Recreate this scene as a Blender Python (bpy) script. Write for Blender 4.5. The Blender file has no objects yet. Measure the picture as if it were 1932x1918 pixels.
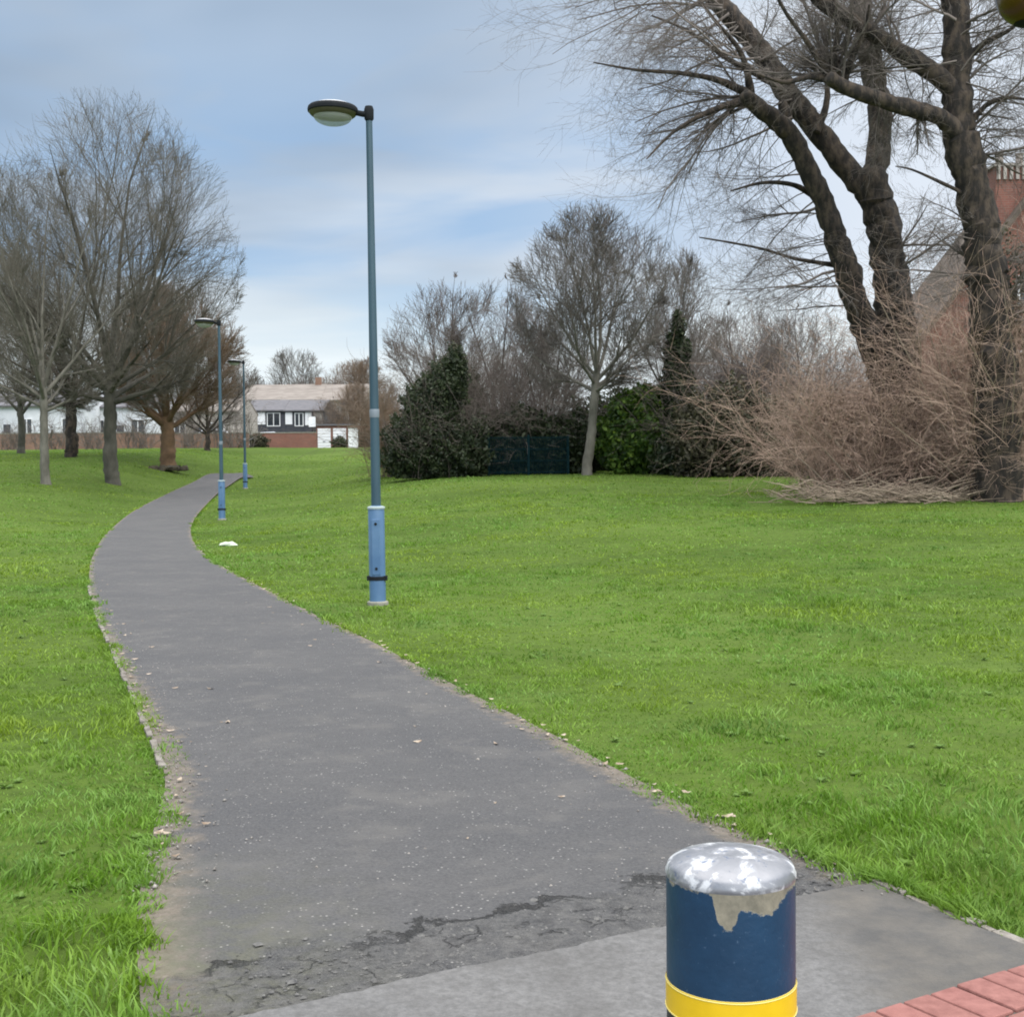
import bpy, math, random
import numpy as np
from mathutils import Vector, Matrix, noise as mnoise

# ------------------------------------------------------------------ camera
SC = bpy.context.scene
COL = SC.collection
W_, H_, F_ = 1932.0, 1918.0, 2500.0        # picture grid in which things were measured, focal length in that grid
PITCH, ROLL, EYE = math.atan(82 / F_), math.radians(0.5), 1.5
_f = Vector((0, math.cos(PITCH), -math.sin(PITCH)))
_r0 = Vector((1, 0, 0)); _u0 = Vector((0, math.sin(PITCH), math.cos(PITCH)))
_r = _r0 * math.cos(ROLL) - _u0 * math.sin(ROLL)
_u = _u0 * math.cos(ROLL) + _r0 * math.sin(ROLL)
cam_d = bpy.data.cameras.new("camera")
cam = bpy.data.objects.new("camera", cam_d); COL.objects.link(cam)
M = Matrix((_r, _u, -_f)).transposed().to_4x4(); M.translation = Vector((0, 0, EYE))
cam.matrix_world = M
cam_d.sensor_fit = 'HORIZONTAL'; cam_d.angle = 2 * math.atan(W_ / 2 / F_)
cam_d.clip_start = 0.05; cam_d.clip_end = 3000
SC.camera = cam

# ------------------------------------------------------------------ world, sun, exposure
SUN_AZ = Vector((0.42, -0.91, 0)).normalized()      # towards the sun: behind the camera, to the right
SUN_EL = math.radians(38)
to_sun = SUN_AZ * math.cos(SUN_EL) + Vector((0, 0, math.sin(SUN_EL)))
wd = bpy.data.worlds.new("World"); SC.world = wd; wd.use_nodes = True
nt = wd.node_tree; nt.nodes.clear()
class NB:
    """tiny node builder"""
    def __init__(s, nt): s.nt = nt
    def n(s, t, **kw):
        nd = s.nt.nodes.new(t)
        for k, v in kw.items():
            if k.startswith('i_'):
                key = k[2:].replace('_', ' ')
                nd.inputs[key].default_value = v
            else: setattr(nd, k, v)
        return nd
    def l(s, a, b): s.nt.links.new(a, b)
    def math(s, op, a, b=None, c=None, clamp=False):
        nd = s.n('ShaderNodeMath', operation=op, use_clamp=clamp)
        for i, v in enumerate((a, b, c)):
            if v is None: continue
            if hasattr(v, 'links'): s.l(v, nd.inputs[i])
            else: nd.inputs[i].default_value = v
        return nd.outputs[0]
    def mix(s, fac, a, b, blend='MIX'):
        nd = s.n('ShaderNodeMix', data_type='RGBA', blend_type=blend)
        for sock, v in ((nd.inputs['Factor'], fac), (nd.inputs[6], a), (nd.inputs[7], b)):
            if hasattr(v, 'links'): s.l(v, sock)
            elif isinstance(v, (tuple, list)): sock.default_value = (*v[:3], 1)
            else: sock.default_value = v
        return nd.outputs[2]
    def rng(s, v, a, b, c=0.0, d=1.0, smooth=False):
        nd = s.n('ShaderNodeMapRange', clamp=True)
        if smooth: nd.interpolation_type = 'SMOOTHSTEP'
        s.l(v, nd.inputs[0])
        for i, x in enumerate((a, b, c, d)): nd.inputs[i + 1].default_value = x
        return nd.outputs[0]
    def noise(s, vec, scale, detail=4, rough=0.5, dist=0.0):
        nd = s.n('ShaderNodeTexNoise'); s.l(vec, nd.inputs['Vector'])
        nd.inputs['Scale'].default_value = scale; nd.inputs['Detail'].default_value = detail
        nd.inputs['Roughness'].default_value = rough; nd.inputs['Distortion'].default_value = dist
        return nd.outputs['Fac']
    def ramp(s, v, stops):
        nd = s.n('ShaderNodeValToRGB'); s.l(v, nd.inputs[0])
        e = nd.color_ramp.elements
        while len(e) < len(stops): e.new(0.5)
        for k, (p, c) in zip(e, stops): k.position = p; k.color = (*c, 1)
        return nd.outputs[0]

w = NB(nt)
tc = w.n('ShaderNodeTexCoord').outputs['Generated']
nrm = w.n('ShaderNodeVectorMath', operation='NORMALIZE'); w.l(tc, nrm.inputs[0])
sep = w.n('ShaderNodeSeparateXYZ'); w.l(nrm.outputs[0], sep.inputs[0])
dx, dy, dz = sep.outputs
sky = w.n('ShaderNodeTexSky', sky_type='NISHITA', sun_disc=False)
sky.sun_elevation = SUN_EL; sky.sun_rotation = math.atan2(SUN_AZ.x, SUN_AZ.y)
sky.air_density = 1.0; sky.dust_density = 1.2; sky.ozone_density = 1.4
skyc = w.n('ShaderNodeVectorMath', operation='SCALE'); w.l(sky.outputs[0], skyc.inputs[0]); skyc.inputs['Scale'].default_value = 0.10
zc = w.math('ADD', w.math('MAXIMUM', dz, 0.0), 0.13)
cx = w.math('DIVIDE', dx, zc); cy = w.math('DIVIDE', dy, zc)
cv = w.n('ShaderNodeCombineXYZ'); w.l(cx, cv.inputs[0]); w.l(cy, cv.inputs[1])
cv2 = w.n('ShaderNodeVectorMath', operation='MULTIPLY'); w.l(cv.outputs[0], cv2.inputs[0]); cv2.inputs[1].default_value = (0.85, 1.25, 1)
n1 = w.noise(cv2.outputs[0], 1.05, 5, 0.48, 0.35)
cv3 = w.n('ShaderNodeVectorMath', operation='ADD'); w.l(cv2.outputs[0], cv3.inputs[0]); cv3.inputs[1].default_value = (7.3, 2.1, 5)
n2 = w.noise(cv3.outputs[0], 0.7, 4, 0.5, 0.2)
# cloud cover: a veil almost everywhere, thin in bands
el = dz
cover = w.rng(n1, 0.36, 0.62, 0.12, 0.92, True)
side = w.rng(dx, -0.15, 0.30, 0.0, 1.0, True)              # the veil thickens to the right
cover = w.math('MAXIMUM', cover, w.math('MULTIPLY', side, 0.85))
top = w.rng(el, 0.15, 0.36, 0.0, 0.85, True)
cover = w.math('MAXIMUM', cover, top)
cl_low = w.mix(w.rng(n2, 0.38, 0.62), (0.33, 0.42, 0.54), (0.58, 0.67, 0.78))
cl_side = w.mix(side, cl_low, (0.80, 0.85, 0.92))
base = w.mix(w.rng(el, 0.02, 0.16, 0, 1, True), (0.70, 0.86, 0.94), (0.33, 0.52, 0.79))
base = w.mix(0.25, base, skyc.outputs[0])
skymix = w.mix(cover, base, cl_side)
# low white band just above the roofs
hz = w.rng(el, 0.07, 0.17, 1.0, 0.0, True)
skymix = w.mix(w.math('MULTIPLY', hz, w.rng(n1, 0.33, 0.58, 0.45, 0.95)), skymix, (0.88, 0.96, 0.99))
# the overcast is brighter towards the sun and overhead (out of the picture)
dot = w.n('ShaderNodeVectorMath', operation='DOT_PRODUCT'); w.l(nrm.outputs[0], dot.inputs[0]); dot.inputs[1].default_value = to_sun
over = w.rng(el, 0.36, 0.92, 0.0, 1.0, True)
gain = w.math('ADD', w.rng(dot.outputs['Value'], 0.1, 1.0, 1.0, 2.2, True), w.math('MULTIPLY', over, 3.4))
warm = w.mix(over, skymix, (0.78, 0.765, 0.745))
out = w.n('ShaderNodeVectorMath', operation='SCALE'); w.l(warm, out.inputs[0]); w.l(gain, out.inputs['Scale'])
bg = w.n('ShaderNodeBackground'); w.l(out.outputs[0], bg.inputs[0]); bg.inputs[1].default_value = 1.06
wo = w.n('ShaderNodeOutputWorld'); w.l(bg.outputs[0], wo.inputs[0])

sd = bpy.data.lights.new("sun", 'SUN'); sd.energy = 1.0; sd.angle = math.radians(14); sd.color = (1, 0.94, 0.84)
sun = bpy.data.objects.new("sun", sd); COL.objects.link(sun)
sun.rotation_euler = to_sun.to_track_quat('Z', 'Y').to_euler()
SC.view_settings.view_transform = 'Standard'; SC.view_settings.look = 'None'
SC.view_settings.exposure = 0.0; SC.view_settings.gamma = 1.0
SC.render.engine = 'CYCLES'
SC.cycles.use_denoising = True
SC.cycles.max_bounces = 6; SC.cycles.transparent_max_bounces = 8
SC.render.filter_size = 1.9 if hasattr(SC.render, 'filter_size') else 1.5
SC.cycles.filter_width = 1.9

# ------------------------------------------------------------------ helpers
def ray(px, py):
    return (_f + _r * ((px - W_ / 2) / F_) - _u * ((py - H_ / 2) / F_))
def PD(px, py, d):
    """point seen at (px, py) at distance d along +Y"""
    v = ray(px, py); t = d / v.y
    return Vector((v.x * t, d, EYE + v.z * t))
# terrain: a shallow dip along the path between two banks, rising to a crest in front of the houses
_yy = np.linspace(-20, 260, 1121)
def _curve(ys_, vs_, sg=3.0):
    v = np.interp(_yy, ys_, vs_); k = np.exp(-0.5 * (np.arange(-40, 41) * 0.25 / sg) ** 2); k /= k.sum()
    return np.convolve(np.pad(v, 40, mode='edge'), k, mode='valid')
_dip = _curve([12, 30, 36, 48, 58, 66, 74, 90, 106, 112, 128], [0, 0.0, 0.08, 0.36, 0.68, 1.12, 1.62, 2.45, 3.06, 3.06, 2.2])
_bl = _curve([12, 20, 28, 46, 62, 74, 100, 110, 128], [0, 0.06, 0.25, 0.98, 1.85, 2.42, 3.02, 3.05, 2.2])
_br = _curve([12, 22, 30, 36, 45, 60, 80, 100, 110, 128], [0, 0.26, 0.56, 0.82, 1.12, 1.40, 2.1, 2.85, 2.95, 2.2])
_xc = _curve([8, 14, 20, 28, 36, 50, 60, 80], [-1.8, -3.4, -5.6, -8.2, -9.6, -11.7, -12.6, -13], 2.0)
def terrain(x, y):
    x = np.atleast_1d(np.asarray(x, float)); y = np.atleast_1d(np.asarray(y, float))
    f = lambda c_: np.interp(y, _yy, c_)
    d = x - f(_xc)
    def sm(t): t = np.clip(t, 0, 1); return t * t * (3 - 2 * t)
    wr = sm((d - 1.2) / 8.5); wl = sm((-d - 1.0) / 6.0)
    z = f(_dip); z = z + (f(_br) - z) * wr; z = z + (f(_bl) - z) * wl
    z = z + 0.03 * np.sin(x * 0.45 + y * 0.21) * np.sin(y * 0.33 + 1) * np.clip((np.abs(d) - 2.5) / 4, 0, 1) * np.clip((y - 10) / 10, 0, 1)
    t = np.clip((y - 9) / 9, 0, 1)
    return z * t * t * (3 - 2 * t)
def tz(x, y): return float(terrain(x, y)[0])
def P(px, py):
    """where the line of sight through (px, py) meets the ground"""
    v = ray(px, py)
    t = np.r_[np.linspace(1, 40, 400), np.linspace(40.1, 180, 700)]
    h = EYE + v.z * t - terrain(v.x * t, v.y * t)
    k = int(np.argmax(h <= 0))
    if h[k] > 0: k = len(t) - 1
    a, b = t[max(k - 1, 0)], t[k]
    for _ in range(25):
        m = (a + b) / 2
        if EYE + v.z * m - tz(v.x * m, v.y * m) > 0: a = m
        else: b = m
    m = (a + b) / 2
    return Vector((v.x * m, v.y * m, tz(v.x * m, v.y * m)))

def tag(o, label=None, cat=None, group=None, kind=None):
    if label: o["label"] = label
    if cat: o["category"] = cat
    if group: o["group"] = group
    if kind: o["kind"] = kind
    return o
def empty(name, loc, label, cat, group=None, rz=0):
    o = bpy.data.objects.new(name, None); COL.objects.link(o)
    o.location = loc; o.rotation_euler = (0, 0, rz); o.empty_display_size = 0.3
    return tag(o, label, cat, group)
def mesh_obj(name, verts, faces, m, parent=None, smooth=False):
    me = bpy.data.meshes.new(name); me.from_pydata([tuple(v) for v in verts], [], faces); me.update()
    if smooth: me.polygons.foreach_set('use_smooth', [True] * len(me.polygons))
    if m: me.materials.append(m)
    o = bpy.data.objects.new(name, me); COL.objects.link(o)
    if parent: o.parent = parent
    return o
def np_mesh(name, V, loops, counts, m, smooth=False):
    me = bpy.data.meshes.new(name)
    me.vertices.add(len(V)); me.vertices.foreach_set('co', np.asarray(V, np.float32).ravel())
    me.loops.add(len(loops)); me.loops.foreach_set('vertex_index', np.asarray(loops, np.int32))
    me.polygons.add(len(counts))
    me.polygons.foreach_set('loop_start', np.r_[0, np.cumsum(counts)[:-1]].astype(np.int32))
    me.polygons.foreach_set('loop_total', np.asarray(counts, np.int32))
    if smooth: me.polygons.foreach_set('use_smooth', np.ones(len(counts), bool))
    me.update(calc_edges=True)
    if m: me.materials.append(m)
    return me
def link(name, me, parent=None):
    o = bpy.data.objects.new(name, me); COL.objects.link(o)
    if parent: o.parent = parent
    return o

class MB:
    def __init__(s): s.v = []; s.f = []
    def add(s, V, Fc):
        b = len(s.v); s.v += [Vector(v) for v in V]; s.f += [tuple(i + b for i in f) for f in Fc]; return s
    def box(s, x0, x1, y0, y1, z0, z1, M=None):
        V = [Vector((x, y, z)) for z in (z0, z1) for y in (y0, y1) for x in (x0, x1)]
        if M: V = [M @ v for v in V]
        return s.add(V, [(0, 2, 3, 1), (4, 5, 7, 6), (0, 1, 5, 4), (2, 6, 7, 3), (0, 4, 6, 2), (1, 3, 7, 5)])
    def lathe(s, prof, k=32, c=(0, 0, 0), M=None, close=True):
        V = []; Fc = []
        for r_, z in prof:
            for i in range(k):
                a = 2 * math.pi * i / k
                v = Vector((c[0] + r_ * math.cos(a), c[1] + r_ * math.sin(a), c[2] + z))
                V.append(M @ v if M else v)
        for j in range(len(prof) - 1):
            for i in range(k):
                a = j * k + i; b = j * k + (i + 1) % k
                Fc.append((a, b, b + k, a + k))
        if close:
            Fc.append(tuple(range(k))[::-1]); Fc.append(tuple((len(prof) - 1) * k + i for i in range(k)))
        return s.add(V, Fc)
    def tube(s, pts, rad, k=10):
        pts = [Vector(p) for p in pts]; n = len(pts)
        if not hasattr(rad, '__len__'): rad = [rad] * n
        V = []; Fc = []; ref = Vector((1, 0, 0))
        for i, p in enumerate(pts):
            t = (pts[min(i + 1, n - 1)] - pts[max(i - 1, 0)]).normalized()
            a = ref - t * ref.dot(t)
            if a.length < 0.05: a = Vector((0, 1, 0)) - t * t.y
            a.normalize(); ref = a; b = t.cross(a)
            for j in range(k):
                an = 2 * math.pi * j / k
                V.append(p + (a * math.cos(an) + b * math.sin(an)) * rad[i])
        for i in range(n - 1):
            for j in range(k):
                q = i * k + j; q2 = i * k + (j + 1) % k
                Fc.append((q, q2, q2 + k, q + k))
        Fc.append(tuple(range(k))[::-1]); Fc.append(tuple((n - 1) * k + j for j in range(k)))
        return s.add(V, Fc)
    def prism(s, poly, y0, y1):
        """polygon in x, z pushed along y"""
        n = len(poly)
        V = [(x, y0, z) for x, z in poly] + [(x, y1, z) for x, z in poly]
        Fc = [tuple(range(n)), tuple(range(2 * n - 1, n - 1, -1))]
        for i in range(n):
            j = (i + 1) % n; Fc.append((i, i + n, j + n, j))
        return s.add(V, Fc)
    def build(s, name, m, parent=None, smooth=False, bevel=0):
        o = mesh_obj(name, s.v, s.f, m, parent, False)
        if smooth:
            o.data.polygons.foreach_set('use_smooth', [True] * len(o.data.polygons))
            o.data.set_sharp_from_angle(angle=math.radians(40))
        if bevel:
            b = o.modifiers.new('bevel', 'BEVEL'); b.width = bevel; b.segments = 2; b.limit_method = 'ANGLE'
        return o

def value_noise(x, y, scale, seed=0):
    r_ = np.random.RandomState(seed); N = 256; g = r_.rand(N, N)
    x = np.asarray(x) / scale; y = np.asarray(y) / scale
    xi = np.floor(x).astype(int); yi = np.floor(y).astype(int)
    fx = x - xi; fy = y - yi; fx = fx * fx * (3 - 2 * fx); fy = fy * fy * (3 - 2 * fy)
    a = g[xi % N, yi % N]; b = g[(xi + 1) % N, yi % N]; c = g[xi % N, (yi + 1) % N]; d = g[(xi + 1) % N, (yi + 1) % N]
    return (a * (1 - fx) + b * fx) * (1 - fy) + (c * (1 - fx) + d * fx) * fy

# ------------------------------------------------------------------ materials
def new_mat(name):
    m = bpy.data.materials.new(name); m.use_nodes = True
    nt = m.node_tree; nt.nodes.clear()
    b = NB(nt); p = b.n('ShaderNodeBsdfPrincipled'); o = b.n('ShaderNodeOutputMaterial'); b.l(p.outputs[0], o.inputs[0])
    return m, b, p, o
def setc(b, sock, v):
    if hasattr(v, 'links'): b.l(v, sock)
    else: sock.default_value = (*v, 1)
def simple(name, c1, c2=None, scale=8.0, rough=0.7, metal=0.0, bump=0.0, bscale=None, spec=0.5, stretch=(1, 1, 1), lo=0.35, hi=0.65, detail=5):
    m, b, p, o = new_mat(name)
    tcn = b.n('ShaderNodeTexCoord').outputs['Object']
    mp = b.n('ShaderNodeMapping'); b.l(tcn, mp.inputs[0]); mp.inputs['Scale'].default_value = stretch
    if c2 is not None:
        n = b.noise(mp.outputs[0], scale, detail, 0.6)
        setc(b, p.inputs['Base Color'], b.mix(b.rng(n, lo, hi), c1, c2))
    else: setc(b, p.inputs['Base Color'], c1)
    p.inputs['Roughness'].default_value = rough; p.inputs['Metallic'].default_value = metal
    p.inputs['Specular IOR Level'].default_value = spec
    if bump:
        n = b.noise(mp.outputs[0], bscale or scale * 3, 4, 0.65)
        bp = b.n('ShaderNodeBump'); bp.inputs['Strength'].default_value = bump; bp.inputs['Distance'].default_value = 0.02
        b.l(n, bp.inputs['Height']); b.l(bp.outputs[0], p.inputs['Normal'])
    return m
def brick_mat(name, c1, c2, mortar):
    m, b, p, o = new_mat(name)
    g = b.n('ShaderNodeTexCoord').outputs['Object']
    sp = b.n('ShaderNodeSeparateXYZ'); b.l(g, sp.inputs[0])
    xy = b.math('ADD', sp.outputs[0], sp.outputs[1])
    cb = b.n('ShaderNodeCombineXYZ'); b.l(xy, cb.inputs[0]); b.l(sp.outputs[2], cb.inputs[1])
    br = b.n('ShaderNodeTexBrick'); b.l(cb.outputs[0], br.inputs['Vector'])
    br.inputs['Color1'].default_value = (*c1, 1); br.inputs['Color2'].default_value = (*c2, 1); br.inputs['Mortar'].default_value = (*mortar, 1)
    br.inputs['Scale'].default_value = 1.0; br.inputs['Brick Width'].default_value = 0.225; br.inputs['Row Height'].default_value = 0.075
    br.inputs['Mortar Size'].default_value = 0.006
    n = b.noise(g, 1.3, 4)
    c = b.mix(b.rng(n, 0.3, 0.7, 0, 0.5), br.outputs['Color'], tuple(x * 0.55 for x in c1))
    b.l(c, p.inputs['Base Color']); p.inputs['Roughness'].default_value = 0.9
    return m
def leaf_mat(name, c1, c2, c3, scale=1.5, rough=0.5, trans=0.25):
    m, b, p, o = new_mat(name)
    g = b.n('ShaderNodeNewGeometry')
    n = b.noise(g.outputs['Position'], scale, 3)
    r_ = b.n('ShaderNodeAttribute', attribute_name='tint').outputs['Fac']
    c = b.mix(b.rng(n, 0.35, 0.65), c1, c2)
    c = b.mix(b.math('MULTIPLY', r_, r_), c, c3)
    b.l(c, p.inputs['Base Color']); p.inputs['Roughness'].default_value = rough
    p.inputs['Specular IOR Level'].default_value = 0.3
    t = b.n('ShaderNodeBsdfTranslucent'); b.l(c, t.inputs[0])
    mx = b.n('ShaderNodeMixShader'); mx.inputs[0].default_value = trans
    b.l(p.outputs[0], mx.inputs[1]); b.l(t.outputs[0], mx.inputs[2]); b.l(mx.outputs[0], o.inputs[0])
    return m

MT = {}
MT['bark_dark'] = simple('bark_dark', (0.014, 0.011, 0.009), (0.062, 0.046, 0.033), 7, 0.95, bump=1.0, bscale=14, stretch=(1, 1, 0.45), lo=0.44, hi=0.62)
MT['twig_dark'] = simple('twig_dark', (0.10, 0.084, 0.074), (0.15, 0.128, 0.112), 0.6, 0.9)
MT['bark_grey'] = simple('bark_grey', (0.045, 0.043, 0.034), (0.085, 0.08, 0.064), 4, 0.95, bump=0.6, stretch=(1, 1, 0.4))
MT['bark_pale'] = simple('bark_pale', (0.085, 0.08, 0.064), (0.16, 0.15, 0.125), 4, 0.95, bump=0.5, stretch=(1, 1, 0.5))
MT['bark_brown'] = simple('bark_brown', (0.075, 0.045, 0.024), (0.14, 0.085, 0.045), 3, 0.95, bump=0.6)
MT['twig_olive'] = simple('twig_olive', (0.088, 0.080, 0.062), (0.13, 0.118, 0.094), 0.5, 0.9)
MT['twig_grey'] = simple('twig_grey', (0.085, 0.075, 0.066), (0.13, 0.116, 0.10), 0.5, 0.9)
MT['twig_mauve'] = simple('twig_mauve', (0.095, 0.077, 0.068), (0.14, 0.115, 0.10), 0.4, 0.9)
MT['twig_rust'] = simple('twig_rust', (0.17, 0.115, 0.072), (0.15, 0.115, 0.09), 0.6, 0.9)
MT['cane'] = simple('cane', (0.25, 0.165, 0.125), (0.44, 0.32, 0.25), 2.0, 0.85)
MT['cane_dark'] = simple('cane_dark', (0.10, 0.085, 0.06), (0.20, 0.17, 0.125), 2.5, 0.85)
MT['dry_stick'] = simple('dry_stick', (0.17, 0.13, 0.095), (0.30, 0.24, 0.18), 3, 0.9)
MT['ivy_dark'] = leaf_mat('ivy_dark', (0.014, 0.024, 0.012), (0.03, 0.045, 0.018), (0.055, 0.07, 0.03))
MT['conifer'] = leaf_mat('conifer', (0.022, 0.026, 0.014), (0.038, 0.042, 0.02), (0.07, 0.075, 0.035))
MT['laurel'] = leaf_mat('laurel', (0.020, 0.050, 0.010), (0.046, 0.098, 0.014), (0.13, 0.20, 0.025))
MT['olive_leaf'] = leaf_mat('olive_leaf', (0.022, 0.026, 0.013), (0.050, 0.047, 0.026), (0.11, 0.10, 0.06))
MT['brown_leaf'] = leaf_mat('brown_leaf', (0.13, 0.095, 0.07), (0.25, 0.165, 0.125), (0.36, 0.27, 0.21), 1.6)
MT['thicket_brown'] = leaf_mat('thicket_brown', (0.11, 0.085, 0.07), (0.16, 0.125, 0.10), (0.22, 0.18, 0.15), 2.2)
MT['pole_blue'] = simple('pole_blue', (0.018, 0.050, 0.072), (0.036, 0.078, 0.105), 3, 0.55, stretch=(1, 1, 0.2))
MT['box_blue'] = simple('box_blue', (0.055, 0.125, 0.24), (0.085, 0.165, 0.28), 3, 0.45, bump=0.1)
MT['dark_metal'] = simple('dark_metal', (0.006, 0.008, 0.010), (0.012, 0.014, 0.016), 10, 0.8, spec=0.2)
MT['lamp_skirt'] = simple('lamp_skirt', (0.06, 0.055, 0.03), (0.09, 0.08, 0.05), 10, 0.5)
MT['lamp_white'] = simple('lamp_white', (0.45, 0.46, 0.48), (0.52, 0.52, 0.53), 6, 0.35)
MT['pale_ring'] = simple('pale_ring', (0.30, 0.36, 0.36), None, rough=0.6)
MT['sticker'] = simple('sticker', (0.16, 0.19, 0.22), None, rough=0.5)
MT['concrete'] = simple('concrete', (0.18, 0.18, 0.14), (0.27, 0.26, 0.22), 12, 0.95, bump=0.5)
MT['edging'] = simple('edging', (0.11, 0.095, 0.08), (0.24, 0.22, 0.195), 9, 0.95, bump=0.8, bscale=30)
MT['white_wall'] = simple('white_wall', (0.46, 0.48, 0.52), (0.60, 0.61, 0.64), 0.6, 0.85)
MT['cream_wall'] = simple('cream_wall', (0.26, 0.23, 0.21), (0.36, 0.33, 0.30), 0.6, 0.85)
MT['dark_clad'] = simple('dark_clad', (0.025, 0.028, 0.04), (0.045, 0.045, 0.055), 2, 0.7)
MT['roof_grey'] = simple('roof_grey', (0.085, 0.085, 0.095), (0.12, 0.115, 0.125), 2.5, 0.85, bump=0.4, stretch=(1, 1, 4))
MT['roof_tan'] = simple('roof_tan', (0.15, 0.13, 0.115), (0.22, 0.195, 0.175), 0.8, 0.9, stretch=(1, 3, 3))
MT['roof_brown'] = simple('roof_brown', (0.075, 0.058, 0.046), (0.11, 0.085, 0.066), 2.5, 0.9, bump=0.4)
MT['white_paint'] = simple('white_paint', (0.66, 0.66, 0.70), (0.74, 0.74, 0.76), 3, 0.55)
MT['glass'] = simple('glass', (0.02, 0.025, 0.03), (0.035, 0.04, 0.05), 2, 0.12)
MT['brick_red'] = brick_mat('brick_red', (0.22, 0.085, 0.06), (0.16, 0.07, 0.052), (0.19, 0.15, 0.13))
MT['brick_brown'] = brick_mat('brick_brown', (0.24, 0.13, 0.085), (0.19, 0.11, 0.08), (0.24, 0.2, 0.17))
MT['teal_fence'] = simple('teal_fence', (0.003, 0.014, 0.017), (0.005, 0.020, 0.024), 4, 0.95, spec=0.1)
MT['car_red'] = simple('car_red', (0.22, 0.02, 0.03), None, rough=0.25)
MT['car_silver'] = simple('car_silver', (0.52, 0.54, 0.60), None, rough=0.3)
MT['car_green'] = simple('car_green', (0.015, 0.05, 0.03), None, rough=0.3)
MT['rubber'] = simple('rubber', (0.015, 0.015, 0.015), None, rough=0.9)
MT['litter'] = simple('litter', (0.55, 0.6, 0.5), (0.45, 0.5, 0.4), 20, 0.6)
MT['pebble'] = simple('pebble', (0.10, 0.09, 0.08), (0.30, 0.28, 0.255), 60, 0.9)
MT['dead_leaf'] = simple('dead_leaf', (0.16, 0.11, 0.07), (0.40, 0.34, 0.27), 25, 0.8)

# ------------------------------------------------------------------ tree machinery
def tubes_from_segs(segs, k=3):
    """segs: rows p0 p1 r0 r1 -> open prisms"""
    A = np.asarray(segs, np.float64)
    p0, p1, r0, r1 = A[:, 0:3], A[:, 3:6], A[:, 6], A[:, 7]
    d = p1 - p0; L = np.linalg.norm(d, axis=1, keepdims=True) + 1e-9; d = d / L
    ref = np.where(np.abs(d[:, 2:3]) > 0.85, np.array([[1., 0, 0]]), np.array([[0, 0, 1.]]))
    a = np.cross(d, ref); a /= np.linalg.norm(a, axis=1, keepdims=True) + 1e-9
    b = np.cross(d, a)
    p1 = p1 + d * (r1[:, None] * 0.4)
    n = len(A); V = np.zeros((n, 2 * k, 3))
    for j in range(k):
        an = 2 * math.pi * j / k
        o = a * math.cos(an) + b * math.sin(an)
        V[:, j] = p0 + o * r0[:, None]; V[:, k + j] = p1 + o * r1[:, None]
    base = (np.arange(n) * 2 * k)[:, None]
    q = np.array([[j, (j + 1) % k, k + (j + 1) % k, k + j] for j in range(k)]).ravel()[None]
    loops = (base + q).ravel()
    return V.reshape(-1, 3), loops, np.full(n * k, 4)

class Grower:
    def __init__(s, seed, P):
        s.r = random.Random(seed); s.P = P; s.thick = []; s.fine = []
    def room(s, p, d):
        c, a = s.P['c'], s.P['a']
        ox, oy, oz = (p[0] - c[0]) / a[0], (p[1] - c[1]) / a[1], (p[2] - c[2]) / a[2]
        ex, ey, ez = d[0] / a[0], d[1] / a[1], d[2] / a[2]
        A = ex * ex + ey * ey + ez * ez; B = ox * ex + oy * ey + oz * ez; C = ox * ox + oy * oy + oz * oz - 1
        D = B * B - A * C
        if D <= 0: return 0.25
        t = (-B + math.sqrt(D)) / A
        return max(t, 0.25)
    def grow(s, p, d, L, r, lev):
        Pm = s.P; R = s.r; n = Pm['n'][lev]; step = L / n
        wnd = Pm['wander'][lev]; trop = Pm['trop'][lev]; last = lev == len(Pm['n']) - 1
        tgt = s.thick if lev < Pm.get('thick', 1) else s.fine
        px, py, pz = p; dx, dy, dz = d; rend = r * Pm['taper'][lev]
        kids = Pm['kids'][lev] if not last else 0
        for i in range(n):
            dx += R.gauss(0, wnd); dy += R.gauss(0, wnd); dz += R.gauss(0, wnd) + trop
            m = 1 / math.sqrt(dx * dx + dy * dy + dz * dz); dx *= m; dy *= m; dz *= m
            qx, qy, qz = px + dx * step, py + dy * step, pz + dz * step
            r0 = r + (rend - r) * i / n; r1 = r + (rend - r) * (i + 1) / n
            tgt.append((px, py, pz, qx, qy, qz, r0, r1))
            t = (i + 1) / n
            if not last and t >= Pm['start'][lev]:
                k = kids / (n * (1 - Pm['start'][lev]) + 1e-6)
                k = int(k) + (R.random() < k - int(k))
                for _ in range(k):
                    an = math.radians(R.uniform(*Pm['ang'][lev])); az = R.uniform(0, 6.2832)
                    # frame
                    if abs(dz) < 0.9: ux, uy, uz = -dy, dx, 0.0
                    else: ux, uy, uz = 0.0, -dz, dy
                    m = 1 / math.sqrt(ux * ux + uy * uy + uz * uz); ux *= m; uy *= m; uz *= m
                    vx, vy, vz = dy * uz - dz * uy, dz * ux - dx * uz, dx * uy - dy * ux
                    ca, sa, cz, sz = math.cos(an), math.sin(an), math.cos(az), math.sin(az)
                    e = (dx * ca + (ux * cz + vx * sz) * sa, dy * ca + (uy * cz + vy * sz) * sa, dz * ca + (uz * cz + vz * sz) * sa)
                    room = s.room((qx, qy, qz), e)
                    cl = min(L * Pm['ratio'][lev] * R.uniform(0.7, 1.15), room * R.uniform(0.8, 1.08))
                    u = R.random()
                    o = (px + (qx - px) * u, py + (qy - py) * u, pz + (qz - pz) * u)
                    s.grow(o, e, cl, max(r1 * Pm['rr'][lev], Pm['rmin']), lev + 1)
            px, py, pz = qx, qy, qz
        return (px, py, pz), (dx, dy, dz), rend

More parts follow.
